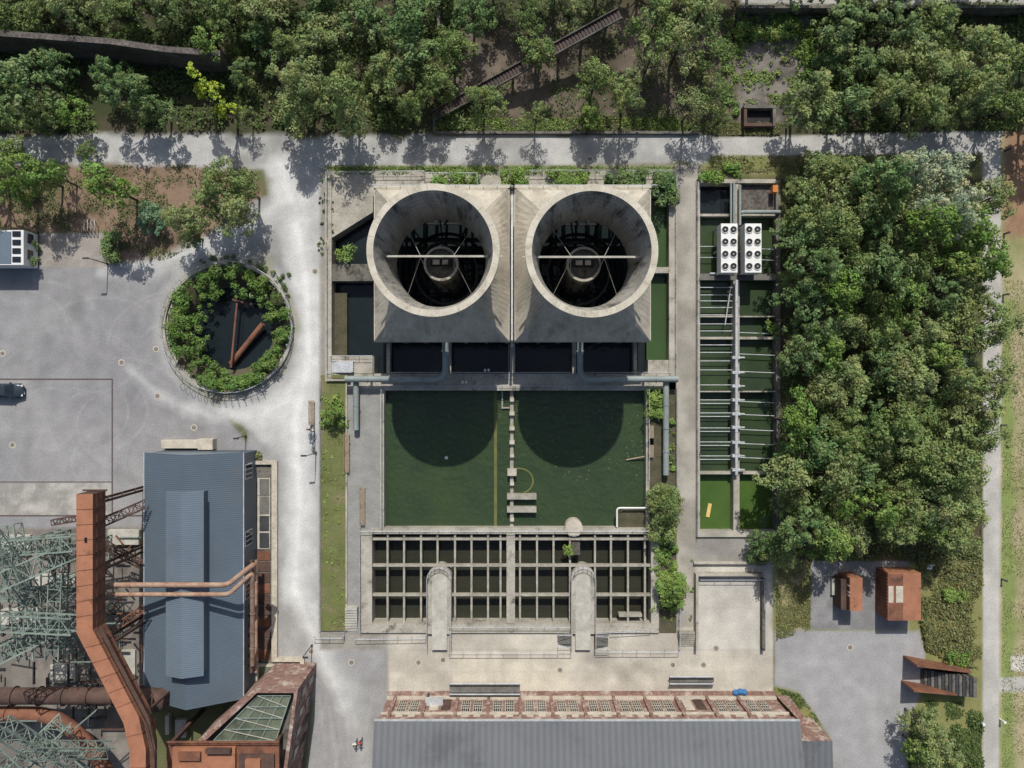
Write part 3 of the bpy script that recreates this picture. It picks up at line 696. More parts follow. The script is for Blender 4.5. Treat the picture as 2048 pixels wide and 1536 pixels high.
# ------------------------------------------------------------- blue building
b=B('corrugated_hall')
zt=5.0; rz=8.0
e=[w(288,905,zt),w(487,897,zt),w(487,1388,zt),w(288,1398,zt)]
x0,x1=e[0][0],e[1][0]; y1=e[0][1]; y0=e[3][1]
rx=w(372,1000,rz)[0]
b.box(x0+.15,y0+.15,x1-.15,y1-.15,0,zt-.05,roofb)
b.add([(x0,y0,zt),(rx,y0,rz),(rx,y1,rz),(x0,y1,zt)],[(0,1,2,3)],roofb)
b.add([(rx,y0,rz),(x1,y0,zt),(x1,y1,zt),(rx,y1,rz)],[(0,1,2,3)],roofb)
b.add([(x0,y1,zt),(rx,y1,rz),(x1,y1,zt)],[(0,1,2)],roofb2); b.add([(x0,y0,zt),(rx,y0,rz),(x1,y0,zt)],[(0,1,2)],roofb2)
a0=w(333,985,8.8); a1=w(402,1350,8.8); mx=(a0[0]+a1[0])/2
b.add([(a0[0],a1[1],6.2),(a1[0],a1[1],6.2),(a1[0],a0[1],6.2),(a0[0],a0[1],6.2),(a0[0],a1[1],8.6),(a1[0],a1[1],8.6),(a1[0],a0[1],8.6),(a0[0],a0[1],8.6),(mx,a1[1],9.3),(mx,a0[1],9.3)],
      [(0,3,7,4),(1,5,6,2),(0,4,8,5,1),(3,2,6,9,7)],roofb)
b.add([(a0[0]-.2,a1[1]-.2,8.55),(mx,a1[1]-.2,9.4),(mx,a0[1]+.2,9.4),(a0[0]-.2,a0[1]+.2,8.55)],[(0,1,2,3)],roofb2)
b.add([(mx,a1[1]-.2,9.4),(a1[0]+.2,a1[1]-.2,8.55),(a1[0]+.2,a0[1]+.2,8.55),(mx,a0[1]+.2,9.4)],[(0,1,2,3)],roofb2)
b.box(x0-.05,y0,x0+.05,y1,zt-.15,zt+.02,rail_m); b.box(x1-.05,y0,x1+.05,y1,zt-.15,zt+.02,rail_m)
for py in (942,1075,1180): 
    yy=w(0,py,3)[1]; b.box(x1-.2,yy-.9,x1-.08,yy+.9,1.8,4.2,white)
    for k in range(3): b.box(x1-.1,yy-.8+k*.56,x1-.05,yy-.35+k*.56,1.95,4.05,glass)
b.done()
b=B('loading_platform'); b.pb(322,880,425,897,0,1.0,stone); b.pb(395,878,425,900,0,1.3,stone); b.done(.03)
b=B('service_walkway')
b.pb(500,925,548,1345,0,.08,concd)
b.pb(543,922,554,1316,0,.5,stone); b.pb(500,922,543,929,0,.5,stone); b.pb(543,1316,608,1324,0,.5,stone); b.pb(600,1324,608,1362,0,.5,stone)
for i,(a,c_) in enumerate(((958,990),(993,1028),(1032,1062),(1066,1096))):
    b.pb(515,a-2,540,c_+2,.08,.14,stone); b.pb(519,a,538,c_,.14,.2,grate if i<2 else darkm)
for i in range(10): b.pb(515,1102+i*22,540,1121+i*22,.08,.18,rustd if i%3 else rust)
b.done()
b=B('stone_block'); b.pb(500,1330,596,1366,0,.6,stone); b.pb(518,1334,590,1364,.6,.7,gglass); b.done()

gpipe([(215,1170,9.6),(455,1170,9.6),(508,1128,9.2),(508,1160,5.5)],.30,.6,pipe_rp,'rusty_pipe',seg=10)
gpipe([(215,1189,9.4),(458,1189,9.4),(505,1145,9.0),(505,1330,4.0)],.26,.6,pipe_rp,'rusty_pipe',seg=10)
gpipe([(503,1120,3.5),(503,1345,3.5)],.22,.6,rustd,'rusty_pipe',seg=10); gpipe([(512,1120,3.0),(512,1345,3.0)],.18,.6,pipe_rp,'rusty_pipe',seg=10)
b=B('pipe_bracket')
for k in range(11):
    p=w(498,1130+k*20,2.6); b.box(p[0]-.35,p[1]-.18,p[0]+.35,p[1]+.18,2.0,2.9,darkm)
b.done(.05)
b=B('rusty_duct')
pl=[(169,988),(169,1262),(262,1440),(275,1500),(275,1640)]
P=[Vector(w(x,y,14)) for x,y in pl]
def duct(P,wd,zb,zt,m,ribs=1.6):
    L_=[];R_=[]
    for i in range(len(P)):
        d=(P[min(i+1,len(P)-1)]-P[max(i-1,0)]); d.z=0; d.normalize(); n=Vector((-d.y,d.x,0))*wd/2; L_.append(P[i]+n); R_.append(P[i]-n)
    if L_[0].x>R_[0].x: L_,R_=R_,L_
    for i in range(len(P)-1):
        a,b_,c_,d_=L_[i],L_[i+1],R_[i+1],R_[i]
        lo=lambda v:(v.x,v.y,zb); hi=lambda v:(v.x,v.y,zt)
        b.add([hi(a),hi(b_),hi(c_),hi(d_),lo(a),lo(b_),lo(c_),lo(d_)],[(0,1,2,3),(7,6,5,4),(0,4,5,1)],m)
        b.add([hi(c_),hi(d_),lo(d_),lo(c_)],[(0,1,2,3)],rust)  # right side in darker rust, its shading put into the colour
        n=max(1,int((P[i+1]-P[i]).length/ribs))
        for k in range(1,n):
            p=L_[i].lerp(L_[i+1],k/n); q=R_[i].lerp(R_[i+1],k/n)
            b.beam((p.x,p.y,zt+.02),(q.x,q.y,zt+.02),.05,.05,rust); b.beam((q.x+.02,q.y,zt),(q.x+.02,q.y,zb),.07,.07,rustd)
        for s_ in (0,.33,.66): 
            p=R_[i];q=R_[i+1]; z_=zb+(zt-zb)*s_+.05; b.beam((p.x+.03,p.y,z_),(q.x+.03,q.y,z_),.05,.05,rustd)
    a,d_=L_[0],R_[0]; b.add([(a.x,a.y,zb),(d_.x,d_.y,zb),(d_.x,d_.y,zt),(a.x,a.y,zt)],[(0,1,2,3)],rustd)
duct(P,1.75,11.6,14,rusto)
p=w(171,1080,14.1); b.box(p[0]-.12,p[1]-.25,p[0]+.12,p[1]+.25,14,14.12,black)
b.sweep([(P[0].x-1.0,P[0].y+.2,12.6),(P[0].x+1.6,P[0].y+.2,12.6)],.1,rustd,6)
for i in range(1,4):
    p=P[i]+Vector((1.35,0,-.6)); q=P[i+1]+Vector((1.35,0,-.6)); b.beam(p,q,.5,.08,rustd); b.sweep([p+Vector((.25,0,1)),q+Vector((.25,0,1))],.04,rust,5)
for (x,y) in ((169,1010),(169,1150),(190,1300),(262,1440)):
    p=Vector(w(x,y,14)); 
    for s_ in (-.7,.7): b.beam((p.x+s_,p.y,0),(p.x+s_,p.y,11.6),.25,.25,rustd)
    for z in (2,5,8): b.beam((p.x-.7,p.y,z),(p.x+.7,p.y,z+3),.12,.12,rustd)
b.done()
def bigpipe(pts,r,m=rust): gpipe(pts,r,3.5,m,'blast_main_pipe',seg=18)
bigpipe([(-120,1392,6),(330,1392,6)],.95,rustd); bigpipe([(-120,1428,5),(110,1428,5),(190,1500,5),(260,1640,5)],.85,rust)
b=B('dust_catcher'); c=w(318,1400,7); b.lathe(c[0],c[1],[(.01,8.4),(.9,8.2),(1.15,7.5),(1.15,3),(.5,1),(.5,0)],rustd,20); b.done()
gpipe([(300,1440,8),(300,1640,8)],.6,1,rusto,'rusty_pipe')
def truss(b,p,q,wd,hh,n,m,th=.12):
    p=Vector(p);q=Vector(q);d=(q-p).normalized(); up=Vector((0,0,1)) if abs(d.z)<.9 else Vector((0,1,0)); a=d.cross(up).normalized()*wd/2; u=a.cross(d).normalized()*hh/2
    cs=[a+u,a-u,-a-u,-a+u]
    for c_ in cs: b.beam(p+c_,q+c_,th*1.5,th*1.5,m)
    for i in range(n):
        s0=p.lerp(q,i/n); s1=p.lerp(q,(i+1)/n)
        for k in range(4):
            c0,c1=cs[k],cs[(k+1)%4]
            if i%2: c0,c1=c1,c0
            b.beam(s0+c0,s1+c1,th*.8,th*.8,m)
            b.beam(s0+cs[k],s0+cs[(k+1)%4],th*.8,th*.8,m)
b=B('steel_lattice_tower')
TW=lambda x,y,z:w(x,y,z)
truss(b,TW(-60,1100,13),TW(152,1085,13),1.6,1.4,9,steelg,.10)
truss(b,TW(-60,1190,16),TW(150,1100,12),1.8,1.6,9,steelg,.10)
truss(b,TW(-60,1185,9),TW(150,1190,9),1.4,1.0,8,steelg,.09)
truss(b,TW(-60,1240,14),TW(150,1250,14),1.7,1.4,9,steelg,.10)
truss(b,TW(-40,1330,15),TW(140,1240,10),1.7,1.4,9,steelg,.10)
truss(b,TW(20,1050,11),TW(60,1320,12),1.7,1.4,10,steelg,.09)
truss(b,TW(-30,1060,17),TW(140,1300,8),1.5,1.3,12,steelg,.08)
truss(b,TW(120,1080,12),TW(110,1320,12),1.4,1.2,10,steelg,.08)
for x,y in ((10,1110),(60,1200),(120,1280),(10,1300),(110,1120)):
    q=w(x,y,11); truss(b,(q[0],q[1],0),(q[0],q[1],12),1.3,1.3,8,steelg,.09)
for k in range(30):
    x=random.uniform(-40,150); y=random.uniform(1070,1340); z=random.uniform(4,13); an=random.choice([0,0,1.57,.6,-.6]); L_=random.uniform(20,70)
    b.beam(TW(x,y,z),TW(x+L_*math.cos(an),y+L_*math.sin(an),z+random.uniform(-1,1)),.1,.16,steelg)
b.done()
b=B('steel_lattice_tower')
truss(b,TW(-60,1480,18),TW(60,1600,18),1.8,1.6,9,steelg,.09); truss(b,TW(0,1450,16),TW(170,1560,9),1.7,1.4,10,steelg,.09)
truss(b,TW(-30,1600,16),TW(130,1440,9),1.7,1.4,10,steelg,.09); truss(b,TW(60,1500,14),TW(220,1500,8),1.4,1.2,9,steelg,.08)
for k in range(22):
    x=random.uniform(-40,200); y=random.uniform(1440,1560); z=random.uniform(3,13); an=random.choice([0,1.57,.7,-.7]); L_=random.uniform(20,70)
    b.beam(TW(x,y,z),TW(x+L_*math.cos(an),y+L_*math.sin(an),z+random.uniform(-1,1)),.1,.16,steelg)
b.done()
b=B('rusty_trestle')
truss(b,TW(205,1045,10),TW(290,1008,6),.9,1.0,6,rustd,.08); truss(b,TW(105,1045,11),TW(165,1035,11),.6,.5,5,rustd,.08)
truss(b,TW(212,1270,8),TW(288,1215,7),.7,.9,7,rust,.08); truss(b,TW(210,1090,6),TW(285,1130,5),.7,.8,7,rustd,.08)
for k in range(26):
    x=random.uniform(150,285); y=random.uniform(1060,1400); z=random.uniform(.5,5); an=random.choice([0,1.57,.9,-.9]); L_=random.uniform(20,60)
    b.beam(TW(x,y,z),TW(min(288,x+L_*math.cos(an)),y+L_*math.sin(an),z),.12,.2,random.choice([rustd,rust,steelg]))
for k in range(60):
    x=random.uniform(-40,225); y=random.uniform(1070,1540); z=random.uniform(.3,3); an=random.choice([0,1.57]); L_=random.uniform(10,50)
    b.beam(TW(x,y,z),TW(x+L_*math.cos(an),y+L_*math.sin(an),z),.2,.25,random.choice([rustd,darkm,concd,rustd]))
b.done()
b=B('concrete_foundation')
for q in ((0,1070,60,1110),(70,1150,150,1175),(0,1220,80,1250),(215,1060,280,1090),(215,1300,270,1370),(100,1330,150,1365),(350,1440,372,1476),(330,1432,338,1470)): b.pb(*q,0,random.uniform(.3,1.2),paleb)
b.done(.03)

b=B('brick_boiler_house'); z=8.0
out=[(508,1378),(596,1378),(560,1640),(380,1640),(398,1478)]
ow=[w(x,y,z) for x,y in out]
b.prism([p[:2] for p in ow],0,6.6,brick,concd)
inn=[(514,1386),(588,1386),(553,1640),(392,1640),(412,1480)]; iw=[w(x,y,z) for x,y in inn]
n=5
for i in range(n):
    j=(i+1)%n
    a,b_,c_,d_=ow[i],ow[j],iw[j],iw[i]
    vs=[(a[0],a[1],6.6),(b_[0],b_[1],6.6),(c_[0],c_[1],6.6),(d_[0],d_[1],6.6),(a[0],a[1],z),(b_[0],b_[1],z),(c_[0],c_[1],z),(d_[0],d_[1],z)]
    b.add(vs,[(0,1,5,4),(2,3,7,6),(4,5,6,7)],brick)
g=[w(516,1390,7.3),w(582,1390,7.3),w(552,1480,7.3),w(428,1480,7.3)]
b.add(g,[(0,1,2,3)],gglass)
def lerp(p,q,t): return tuple(p[i]*(1-t)+q[i]*t for i in range(3))
for k in range(5):
    p=lerp(g[0],g[1],k/4);q=lerp(g[3],g[2],k/4); b.beam(Vector(p)+Vector((0,0,.08)),Vector(q)+Vector((0,0,.08)),.12,.12,steelg)
for k in range(5):
    p=lerp(g[0],g[3],k/4);q=lerp(g[1],g[2],k/4); b.beam(Vector(p)+Vector((0,0,.14)),Vector(q)+Vector((0,0,.14)),.1,.12,steelg)
for k in range(4):
    p=lerp(g[0],g[3],k/4);q=lerp(g[1],g[2],(k+1)/4); b.beam(Vector(p)+Vector((0,0,.2)),Vector(q)+Vector((0,0,.2)),.07,.08,paleb)
A=Vector(ow[1]);D=Vector(ow[2]);dd=(D-A).normalized(); nn=Vector((-dd.y,dd.x,0)); nn= nn if nn.x>0 else -nn
for k in range(4):
    c_=A+dd*(1.5+k*2.4)+nn*.03
    for (z0,z1) in ((1,3),(4.2,5.8)): b.beam(Vector((c_.x,c_.y,(z0+z1)/2))-dd*.5,Vector((c_.x,c_.y,(z0+z1)/2))+dd*.5,.08,z1-z0,glass)
b.done()
b=B('rusty_platform')
b.pb(333,1484,558,1600,9.0,9.3,rust); b.pb(345,1496,470,1600,9.3,9.8,rusto); b.pb(478,1510,548,1600,9.3,9.7,rustd); b.pb(356,1506,400,1522,9.8,10.2,rust); b.pb(410,1500,460,1508,9.8,10.4,rustd); b.pb(490,1520,520,1540,9.7,10.1,rusto)
for k in range(12): x=333+k*20.4; b.beam(w(x,1484,9.3),w(x,1484,10.3),.06,.06,rustd)
b.beam(w(333,1484,10.3),w(558,1484,10.3),.08,.08,rust); b.beam(w(333,1484,9.8),w(558,1484,9.8),.05,.05,rust)
for x,y in ((340,1490),(550,1490)):
    p=w(x,y,9); b.box(p[0]-.2,p[1]-.2,p[0]+.2,p[1]+.2,0,9,rustd)
b.done()

# ------------------------------------------------------------- brick hall (bottom)
b=B('brick_hall'); z=7.0
xl,yt,_=w(750,1441,z); xr=w(1598,1441,z)[0]; yb=yt-24
b.box(xl+.3,yb,xr-.3,yt-.3,0,z,brick)
b.add([(xl-.1,yt,z+.05),(xr+.1,yt,z+.05),(xr+.1,yt-10,z+2.6),(xl-.1,yt-10,z+2.6)],[(0,1,2,3)],roofg)
b.add([(xl-.1,yt-10,z+2.6),(xr+.1,yt-10,z+2.6),(xr+.1,yb,z),(xl-.1,yb,z)],[(0,1,2,3)],roofg)
b.box(xl-.1,yt-.05,xr+.1,yt+.1,z-.2,z+.1,rail_m)
for X in (xl,xr): b.add([(X,yt-.2,z),(X,yt-10,z+2.55),(X,yb,z)],[(0,1,2)],brick)
wf=yt-.3; nb=12
for i in range(nb):
    cx=xl+1.3+(xr-xl-2.6)*(i+.5)/nb; bw=(xr-xl-2.6)/nb
    b.box(cx-bw/2-.14,wf,cx-bw/2+.24,wf+.35,0,z-.5,brick)
    for s_ in (-.72,.72):
        if i in (1,9) : 
            b.box(cx+s_-.55,wf,cx+s_+.55,wf+.1,.8,3.6,stone if s_<0 else rustd); continue
        b.box(cx+s_-.55,wf,cx+s_+.55,wf+.08,1.2,4.3,stone)
        b.box(cx+s_-.47,wf+.05,cx+s_+.47,wf+.11,1.35,4.1,glass)
        for g_ in (-.25,0,.25): b.box(cx+s_+g_-.03,wf+.1,cx+s_+g_+.03,wf+.15,1.35,4.1,stone)
        for g_ in (1.9,2.6,3.3): b.box(cx+s_-.47,wf+.1,cx+s_+.47,wf+.145,g_,g_+.08,stone)
        b.box(cx+s_-.4,wf,cx+s_+.4,wf+.1,5.0,6.2,stone)
b.box(xl+.3,wf,xr-.3,wf+.22,4.55,4.8,stone); b.box(xl+.3,wf,xr-.3,wf+.45,6.4,6.75,brick); b.box(xl+.3,wf,xr-.3,wf+.3,0,.7,stone)
b.box(xl+.3,wf+.3,xr-.3,wf+.8,0,.25,brick)
b.done()
b=B('annex_roof'); b.pp([(1602,1482),(1665,1482),(1668,1700),(1602,1700)],0,6.0,brick,roofg); b.pp([(1560,1400),(1585,1400),(1640,1478),(1602,1478),(1598,1440)],0,1.5,brick); b.done()
b=B('wall_canopy'); b.pb(850,1396,886,1412,2.2,2.5,rail_m); b.pb(852,1398,856,1402,0,2.2,darkm); b.done()
b=B('blue_bag')
for x,y in ((1470,1384),(1479,1382),(1487,1383)):
    p=w(x,y); b.lathe(p[0],p[1],[(.01,.62),(.15,.6),(.36,.4),(.42,.2),(.3,0)],bluec,10)
b.done()

# ------------------------------------------------------------- containers etc
b=B('rusty_container'); b.pb(1776,1146,1842,1241,0,2.9,rusto)
a_=w(1777,1148,2.9);c_=w(1806,1240,2.9); h_=c_[1]-a_[1]
for u0,u1,m_ in ((0,.26,rust),(.26,.62,stone),(.62,1,rust)): b.box(a_[0],a_[1]+h_*u0,c_[0],a_[1]+h_*u1,2.9,2.93,m_)
b.box(a_[0]+.6,a_[1]+h_*.26,a_[0]+.9,a_[1]+h_*.62,2.93,2.945,rust)
for k in range(14):
    a_=w(1776,1146,2.9);c_=w(1842,1241,2.9); y=a_[1]+(c_[1]-a_[1])*(k+.5)/14; b.box(a_[0]-.06,y-.1,a_[0],y+.1,.1,2.8,rust)
b.done()
b=B('rusty_container'); b.pb(1700,1156,1725,1222,0,3.0,rusto); b.pb(1682,1160,1699,1220,0,2.2,rustd); b.pb(1664,1158,1681,1190,0,.5,paleb)
for k in range(10):
    a_=w(1700,1156,3.0);c_=w(1725,1222,3.0); y=a_[1]+(c_[1]-a_[1])*(k+.5)/10; b.box(a_[0]-.05,y-.08,a_[0],y+.08,2.3,2.9,white if k in(2,4,5) else rustd)
b.done()
b=B('rusty_staircase')
def wall(p,q,h0,h1,t=.12,m=rust):
    p=Vector(w(*p));q=Vector(w(*q)); d=(q-p).normalized(); n=Vector((-d.y,d.x,0))*t
    b.add([p-n,p+n,q+n,q-n,p-n+Vector((0,0,h0)),p+n+Vector((0,0,h0)),q+n+Vector((0,0,h1)),q-n+Vector((0,0,h1))],[(0,1,2,3),(4,5,6,7),(0,1,5,4),(2,3,7,6),(1,2,6,5),(0,3,7,4)],m)
wall((1806,1312),(1930,1336),3.2,1.4); wall((1802,1362),(1930,1384),3.0,1.2)
for k in range(16):
    x=1842+k*7; b.pp([(x,1338+k*1.2),(x+7,1339+k*1.2),(x+7,1384+k*.8),(x,1383+k*.8)],0,.15+k*.15,concd if k%2 else darkm)
b.done()
b=B('picnic_chair'); p=w(1855,1132); b.box(p[0]-.3,p[1]-.3,p[0]+.3,p[1]+.3,.4,.46,white); b.box(p[0]-.3,p[1]+.26,p[0]+.3,p[1]+.32,.46,1.0,white)
for sx in (-.25,.25):
    for sy in (-.25,.25): b.box(p[0]+sx-.03,p[1]+sy-.03,p[0]+sx+.03,p[1]+sy+.03,0,.4,white)
b.done()
for x,y in ((2010,302),(2008,468),(2006,590),(2004,760),(2002,850),(2003,1158),(1958,1442),(2000,1438),(2026,238)):
    b=B('path_bollard_light'); p=w(x,y); b.lathe(p[0],p[1],[(.11,0),(.11,.85),(.16,.86),(.16,1.0),(.01,1.02)],darkm if y<1400 else white,12,False); b.done()
manm=M('manhole_iron',C(135,128,120),C(110,104,97),3)
for x,y in ((5,707),(243,725),(315,792),(388,855),(312,698),(25,890),(630,543),(505,590),(622,1303),(837,1325),(886,1320),(1346,1330),(1407,1330),(1120,1340),(1700,1295),(703,1325),(1432,1297),(1738,300),(1180,318)):
    b=B('manhole_cover'); p=w(x,y); b.lathe(p[0],p[1],[(.01,.02),(.28,.02),(.28,.012)],manm,16,False); b.lathe(p[0],p[1],[(.28,.014),(.42,.014),(.42,.006)],stone,16,False); b.done()
b=B('road_marking'); dk=M('dark_setts',C(100,88,86),C(86,76,74),2)
b.pb(-200,757,226,760,.006,.012,dk); b.pb(223,760,226,1030,.006,.0125,dk); b.pb(-200,1030,300,1033,.006,.012,dk); b.pb(-200,963,223,965,.006,.0123,dk); b.done()
b=B('site_office_container'); b.pb(-60,460,47,530,.3,3.0,white); 
b.pb(-60,463,22,527,3.0,3.08,roofb2)
q=w(47,495,3.0)[0]
for k in range(2):
    y=w(0,478+k*32,1.8)[1]; b.box(q,y-.6,q+.05,y+.6,1.2,2.3,glass)
for k in range(4): 
    y=w(0,468+k*17,3.1)[1]; b.box(q-1.3,y-.3,q-.3,y+.35,3.0,3.12,glass)
for X in (q-.3,q-5): b.box(X-.2,w(0,495)[1]-2,X+.2,w(0,495)[1]+2,0,.3,concd)
b.done(.03)
b=B('bicycle_rack')
for k in range(14):
    t=math.radians(62+k*5.2); x=457+143*math.cos(t); y=655+143*math.sin(t); x2=457+152*math.cos(t); y2=655+152*math.sin(t)
    b.sweep(fillet([w(x,y,0),w(x,y,.8),w(x2,y2,.8),w(x2,y2,0)],.2,3),.025,darkm,5)
b.done()
b=B('bicycle_rack')
for k in range(4): b.sweep(fillet([w(168+k*7,462,0),w(168+k*7,462,.9),w(168+k*7,440,.9),w(168+k*7,440,0)],.2,3),.045,rail_m,6)
b.done()
def lamp(x,y,h=4.5,dx=1):
    b=B('street_lamp'); p=w(x,y); b.sweep([(p[0],p[1],0),(p[0],p[1],h)],[.07,.045],darkm,8); b.beam((p[0],p[1],h),(p[0]+.7*dx,p[1],h+.05),.22,.08,darkm); b.lathe(p[0],p[1],[(.13,0),(.13,.3),(.08,.3)],darkm,8,False); b.done()
for x,y,d in ((216,528,-1),(492,872,1),(632,905,-1),(624,1290,1)): lamp(x,y,4.2,d)
b=B('rubble_retaining_wall')
pl=[(-300,55),(0,72),(220,88),(330,104),(440,112)]
P=[Vector(w(x,y,5)) for x,y in pl]
for i in range(len(P)-1):
    p,q=P[i],P[i+1]
    b.add([(p.x,p.y,0),(q.x,q.y,0),(q.x,q.y+.7,0),(p.x,p.y+.7,0),(p.x,p.y,5),(q.x,q.y,5),(q.x,q.y+.7,5),(p.x,p.y+.7,5)],[(0,1,5,4),(4,5,6,7),(2,3,7,6),(1,2,6,5)],stonew)
b.done()
b=B('inclined_conveyor')
p=Vector(w(868,232,.5)); q=Vector(w(1240,28,5)); b.beam(p,q,1.3,.15,darkm)
n_=60
dq=(q-p).normalized(); sd=Vector((-dq.y,dq.x,0)).normalized()
for s_ in (-.62,.62): b.beam(p+sd*s_+Vector((0,0,.25)),q+sd*s_+Vector((0,0,.25)),.12,.4,concd)
for k in range(n_): c_=p.lerp(q,(k+.5)/n_); b.beam(c_-sd*.55+Vector((0,0,.14)),c_+sd*.55+Vector((0,0,.14)),.2,.08,rustd)
for k in range(8): c_=p.lerp(q,(k+.5)/8); b.beam((c_.x,c_.y,-.2),(c_.x,c_.y,c_.z),.3,.3,concd)
b.done()
b=B('retaining_kerb'); b.pb(868,262,1400,267,0,.45,concd); b.pb(866,225,872,262,0,.4,concd); b.done()
b=B('culvert_opening'); b.pb(1488,210,1552,216,0,1.2,concd); b.pb(1488,216,1494,252,0,1.1,rustd); b.pb(1546,216,1552,252,0,1.15,concd); b.pb(1494,216,1546,250,0,.25,darkc); b.pb(1494,246,1546,252,0,.9,rustd); b.done()  # dark slab between the walls paints the shade of the opening
b=B('boundary_wall'); b.pb(1480,10,2300,16,0,2.0,concd); b.pb(874,20,880,60,0,2,concd); b.done()

def car(px,py,ang):
    b=B('parked_car')
    st_=[(-2.05,.62,.42,.72),(-1.95,.78,.3,.92),(-1.5,.86,.22,.98),(-.6,.88,.2,.97),(.5,.88,.2,.95),(1.2,.86,.22,.88),(1.8,.78,.26,.76),(2.08,.55,.4,.62)]
    vs=[];fs=[];n=8
    for (x,hw,zb_,zt_) in st_:
        zm=(zb_+zt_)/2
        vs+=[(x,-hw*.9,zb_),(x,-hw,zm),(x,-hw*.95,zt_-.06),(x,-hw*.75,zt_),(x,hw*.75,zt_),(x,hw*.95,zt_-.06),(x,hw,zm),(x,hw*.9,zb_)]
    for i in range(len(st_)-1):
        for k in range(n): fs.append((i*n+k,i*n+(k+1)%n,(i+1)*n+(k+1)%n,(i+1)*n+k))
    fs+= [tuple(range(n)),tuple(range((len(st_)-1)*n+n-1,(len(st_)-1)*n-1,-1))]
    b.add(vs,fs,carp,True)
    zb_,zt_=.93,1.45
    g=[(-1.85,-.74,zb_),(1.05,-.78,zb_),(1.05,.78,zb_),(-1.85,.74,zb_),(-1.4,-.56,zt_),(.2,-.6,zt_),(.2,.6,zt_),(-1.4,.56,zt_)]
    b.add(g,[(0,1,5,4),(1,2,6,5),(2,3,7,6),(3,0,4,7)],glass)
    r=[(-1.5,-.58,zt_-.02),(.26,-.62,zt_-.03),(.26,.62,zt_-.03),(-1.5,.58,zt_-.02),(-1.35,-.5,zt_+.06),(.1,-.53,zt_+.05),(.1,.53,zt_+.05),(-1.35,.5,zt_+.06)]
    b.add(r,[(4,5,6,7),(0,1,5,4),(1,2,6,5),(2,3,7,6),(3,0,4,7)],carp,False)
    for sy in (-1,1):
        for (x0_,x1_) in ((1.05,.2),(-.55,-.5),(-1.85,-1.4)): b.beam((x0_,sy*.77,zb_),(x1_,sy*.59,zt_),.07,.05,carp)
        b.box(.62,sy*.86,.85,sy*1.02,.92,1.05,carp)
        b.box(1.75,sy*.45,2.02,sy*.72,.6,.7,white); b.box(-2.07,sy*.45,-1.95,sy*.75,.7,.85,red)
        for x in (-1.3,1.3):
            b.sweep([(x,sy*.66,.32),(x,sy*.88,.32)],.32,black,18,False); b.sweep([(x,sy*.87,.32),(x,sy*.895,.32)],.2,rail_m,12,False)
    o=b.done(); p=w(px,py); o.location=(p[0],p[1],0); o.rotation_euler=(0,0,math.radians(ang))
car(20,781,0)

# ------------------------------------------------------------- people
def person(px,py,ang,top,legs,arm=.0,stride=.22):
    V_=[(0,0,.95,.135),(0,0,1.13,.125),(0,0,1.33,.155),(0,0,1.47,.06),(0,.01,1.56,.08),(0,.02,1.66,.10),(0,.01,1.74,.07)]
    E_=[(0,1),(1,2),(2,3),(3,4),(4,5),(5,6)]
    def ch(par,pts):
        for p_ in pts: V_.append(p_); E_.append((par,len(V_)-1)); par=len(V_)-1
        return par
    tips=[]
    for s_ in (-1,1):
        ch(0,[(s_*.1,0,.88,.1),(s_*.11,s_*stride*.5+.04,.5,.065),(s_*.11,s_*stride,.09,.045),(s_*.12,s_*stride+.17,.04,.04)])
        tips.append(ch(2,[(s_*.19,0,1.40,.062),(s_*.25,-s_*.06,1.13,.045),(s_*.25,-s_*.12+.12,.9,.03),(s_*.25,-s_*.12+.14,.83,.035)]))
    hands=[V_[t] for t in tips]
    me=bpy.data.meshes.new('pm'); me.from_pydata([v[:3] for v in V_],E_,[])
    o=bpy.data.objects.new('pm',me); COL.objects.link(o)
    md=o.modifiers.new('s','SKIN'); sub=o.modifiers.new('ss','SUBSURF'); sub.levels=1
    for i,v in enumerate(V_): me.skin_vertices[0].data[i].radius=(v[3],v[3]*(.8 if i in(0,1,2) else 1))
    me.skin_vertices[0].data[0].use_root=True
    dg=bpy.context.evaluated_depsgraph_get(); em=o.evaluated_get(dg).to_mesh()
    vs=[tuple(v.co) for v in em.vertices]; b=B('pedestrian')
    for p_ in em.polygons:
        c_=p_.center
        if c_.z>1.66 or (c_.z>1.56 and c_.y<-.02): m_=hair
        elif c_.z>1.47: m_=skin
        elif abs(c_.x)>.2 and c_.z<1.1: m_=skin
        elif c_.z<.11: m_=black
        elif c_.z<.97: m_=legs
        else: m_=top
        b.f.append(list(p_.vertices)); b.mi.append(b.mid(m_)); b.sm.append(True)
    b.v=vs
    for h_ in hands:
        for k in range(4):
            x=h_[0]; y=h_[1]-.03+k*.02; L_=(.07,.085,.08,.06)[k]
            b.sweep([(x,y,h_[2]-.01),(x,y+.005,h_[2]-.01-L_*.6),(x-.012*np.sign(x),y+.01,h_[2]-.01-L_)],[.009,.009,.007],skin,5)
        b.sweep([(h_[0],h_[1]+.03,h_[2]+.03),(h_[0]-.01*np.sign(h_[0]),h_[1]+.06,h_[2]-.02)],[.011,.008],skin,5)
    b.sweep([(0,.1,1.64),(0,.135,1.615)],[.014,.02],skin,5); b.sweep([(-.03,.108,1.585),(.03,.108,1.585)],.008,red,4)
    for s_ in (-1,1): b.sweep([(s_*.035,.095,1.655),(s_*.035,.112,1.655)],.011,black,5); b.sweep([(s_*.1,.02,1.62),(s_*.115,.01,1.66)],.018,skin,5)
    bpy.data.objects.remove(o)
    ob=b.done(); p=w(px,py,.02); ob.location=(p[0],p[1],.0); ob.rotation_euler=(0,0,math.radians(ang)); return ob
person(713,1479,180,white,denim); person(723,1477,175,red,black); person(622,858,0,black,denim); person(629,860,20,white,black); person(628,884,170,bluec,denim)

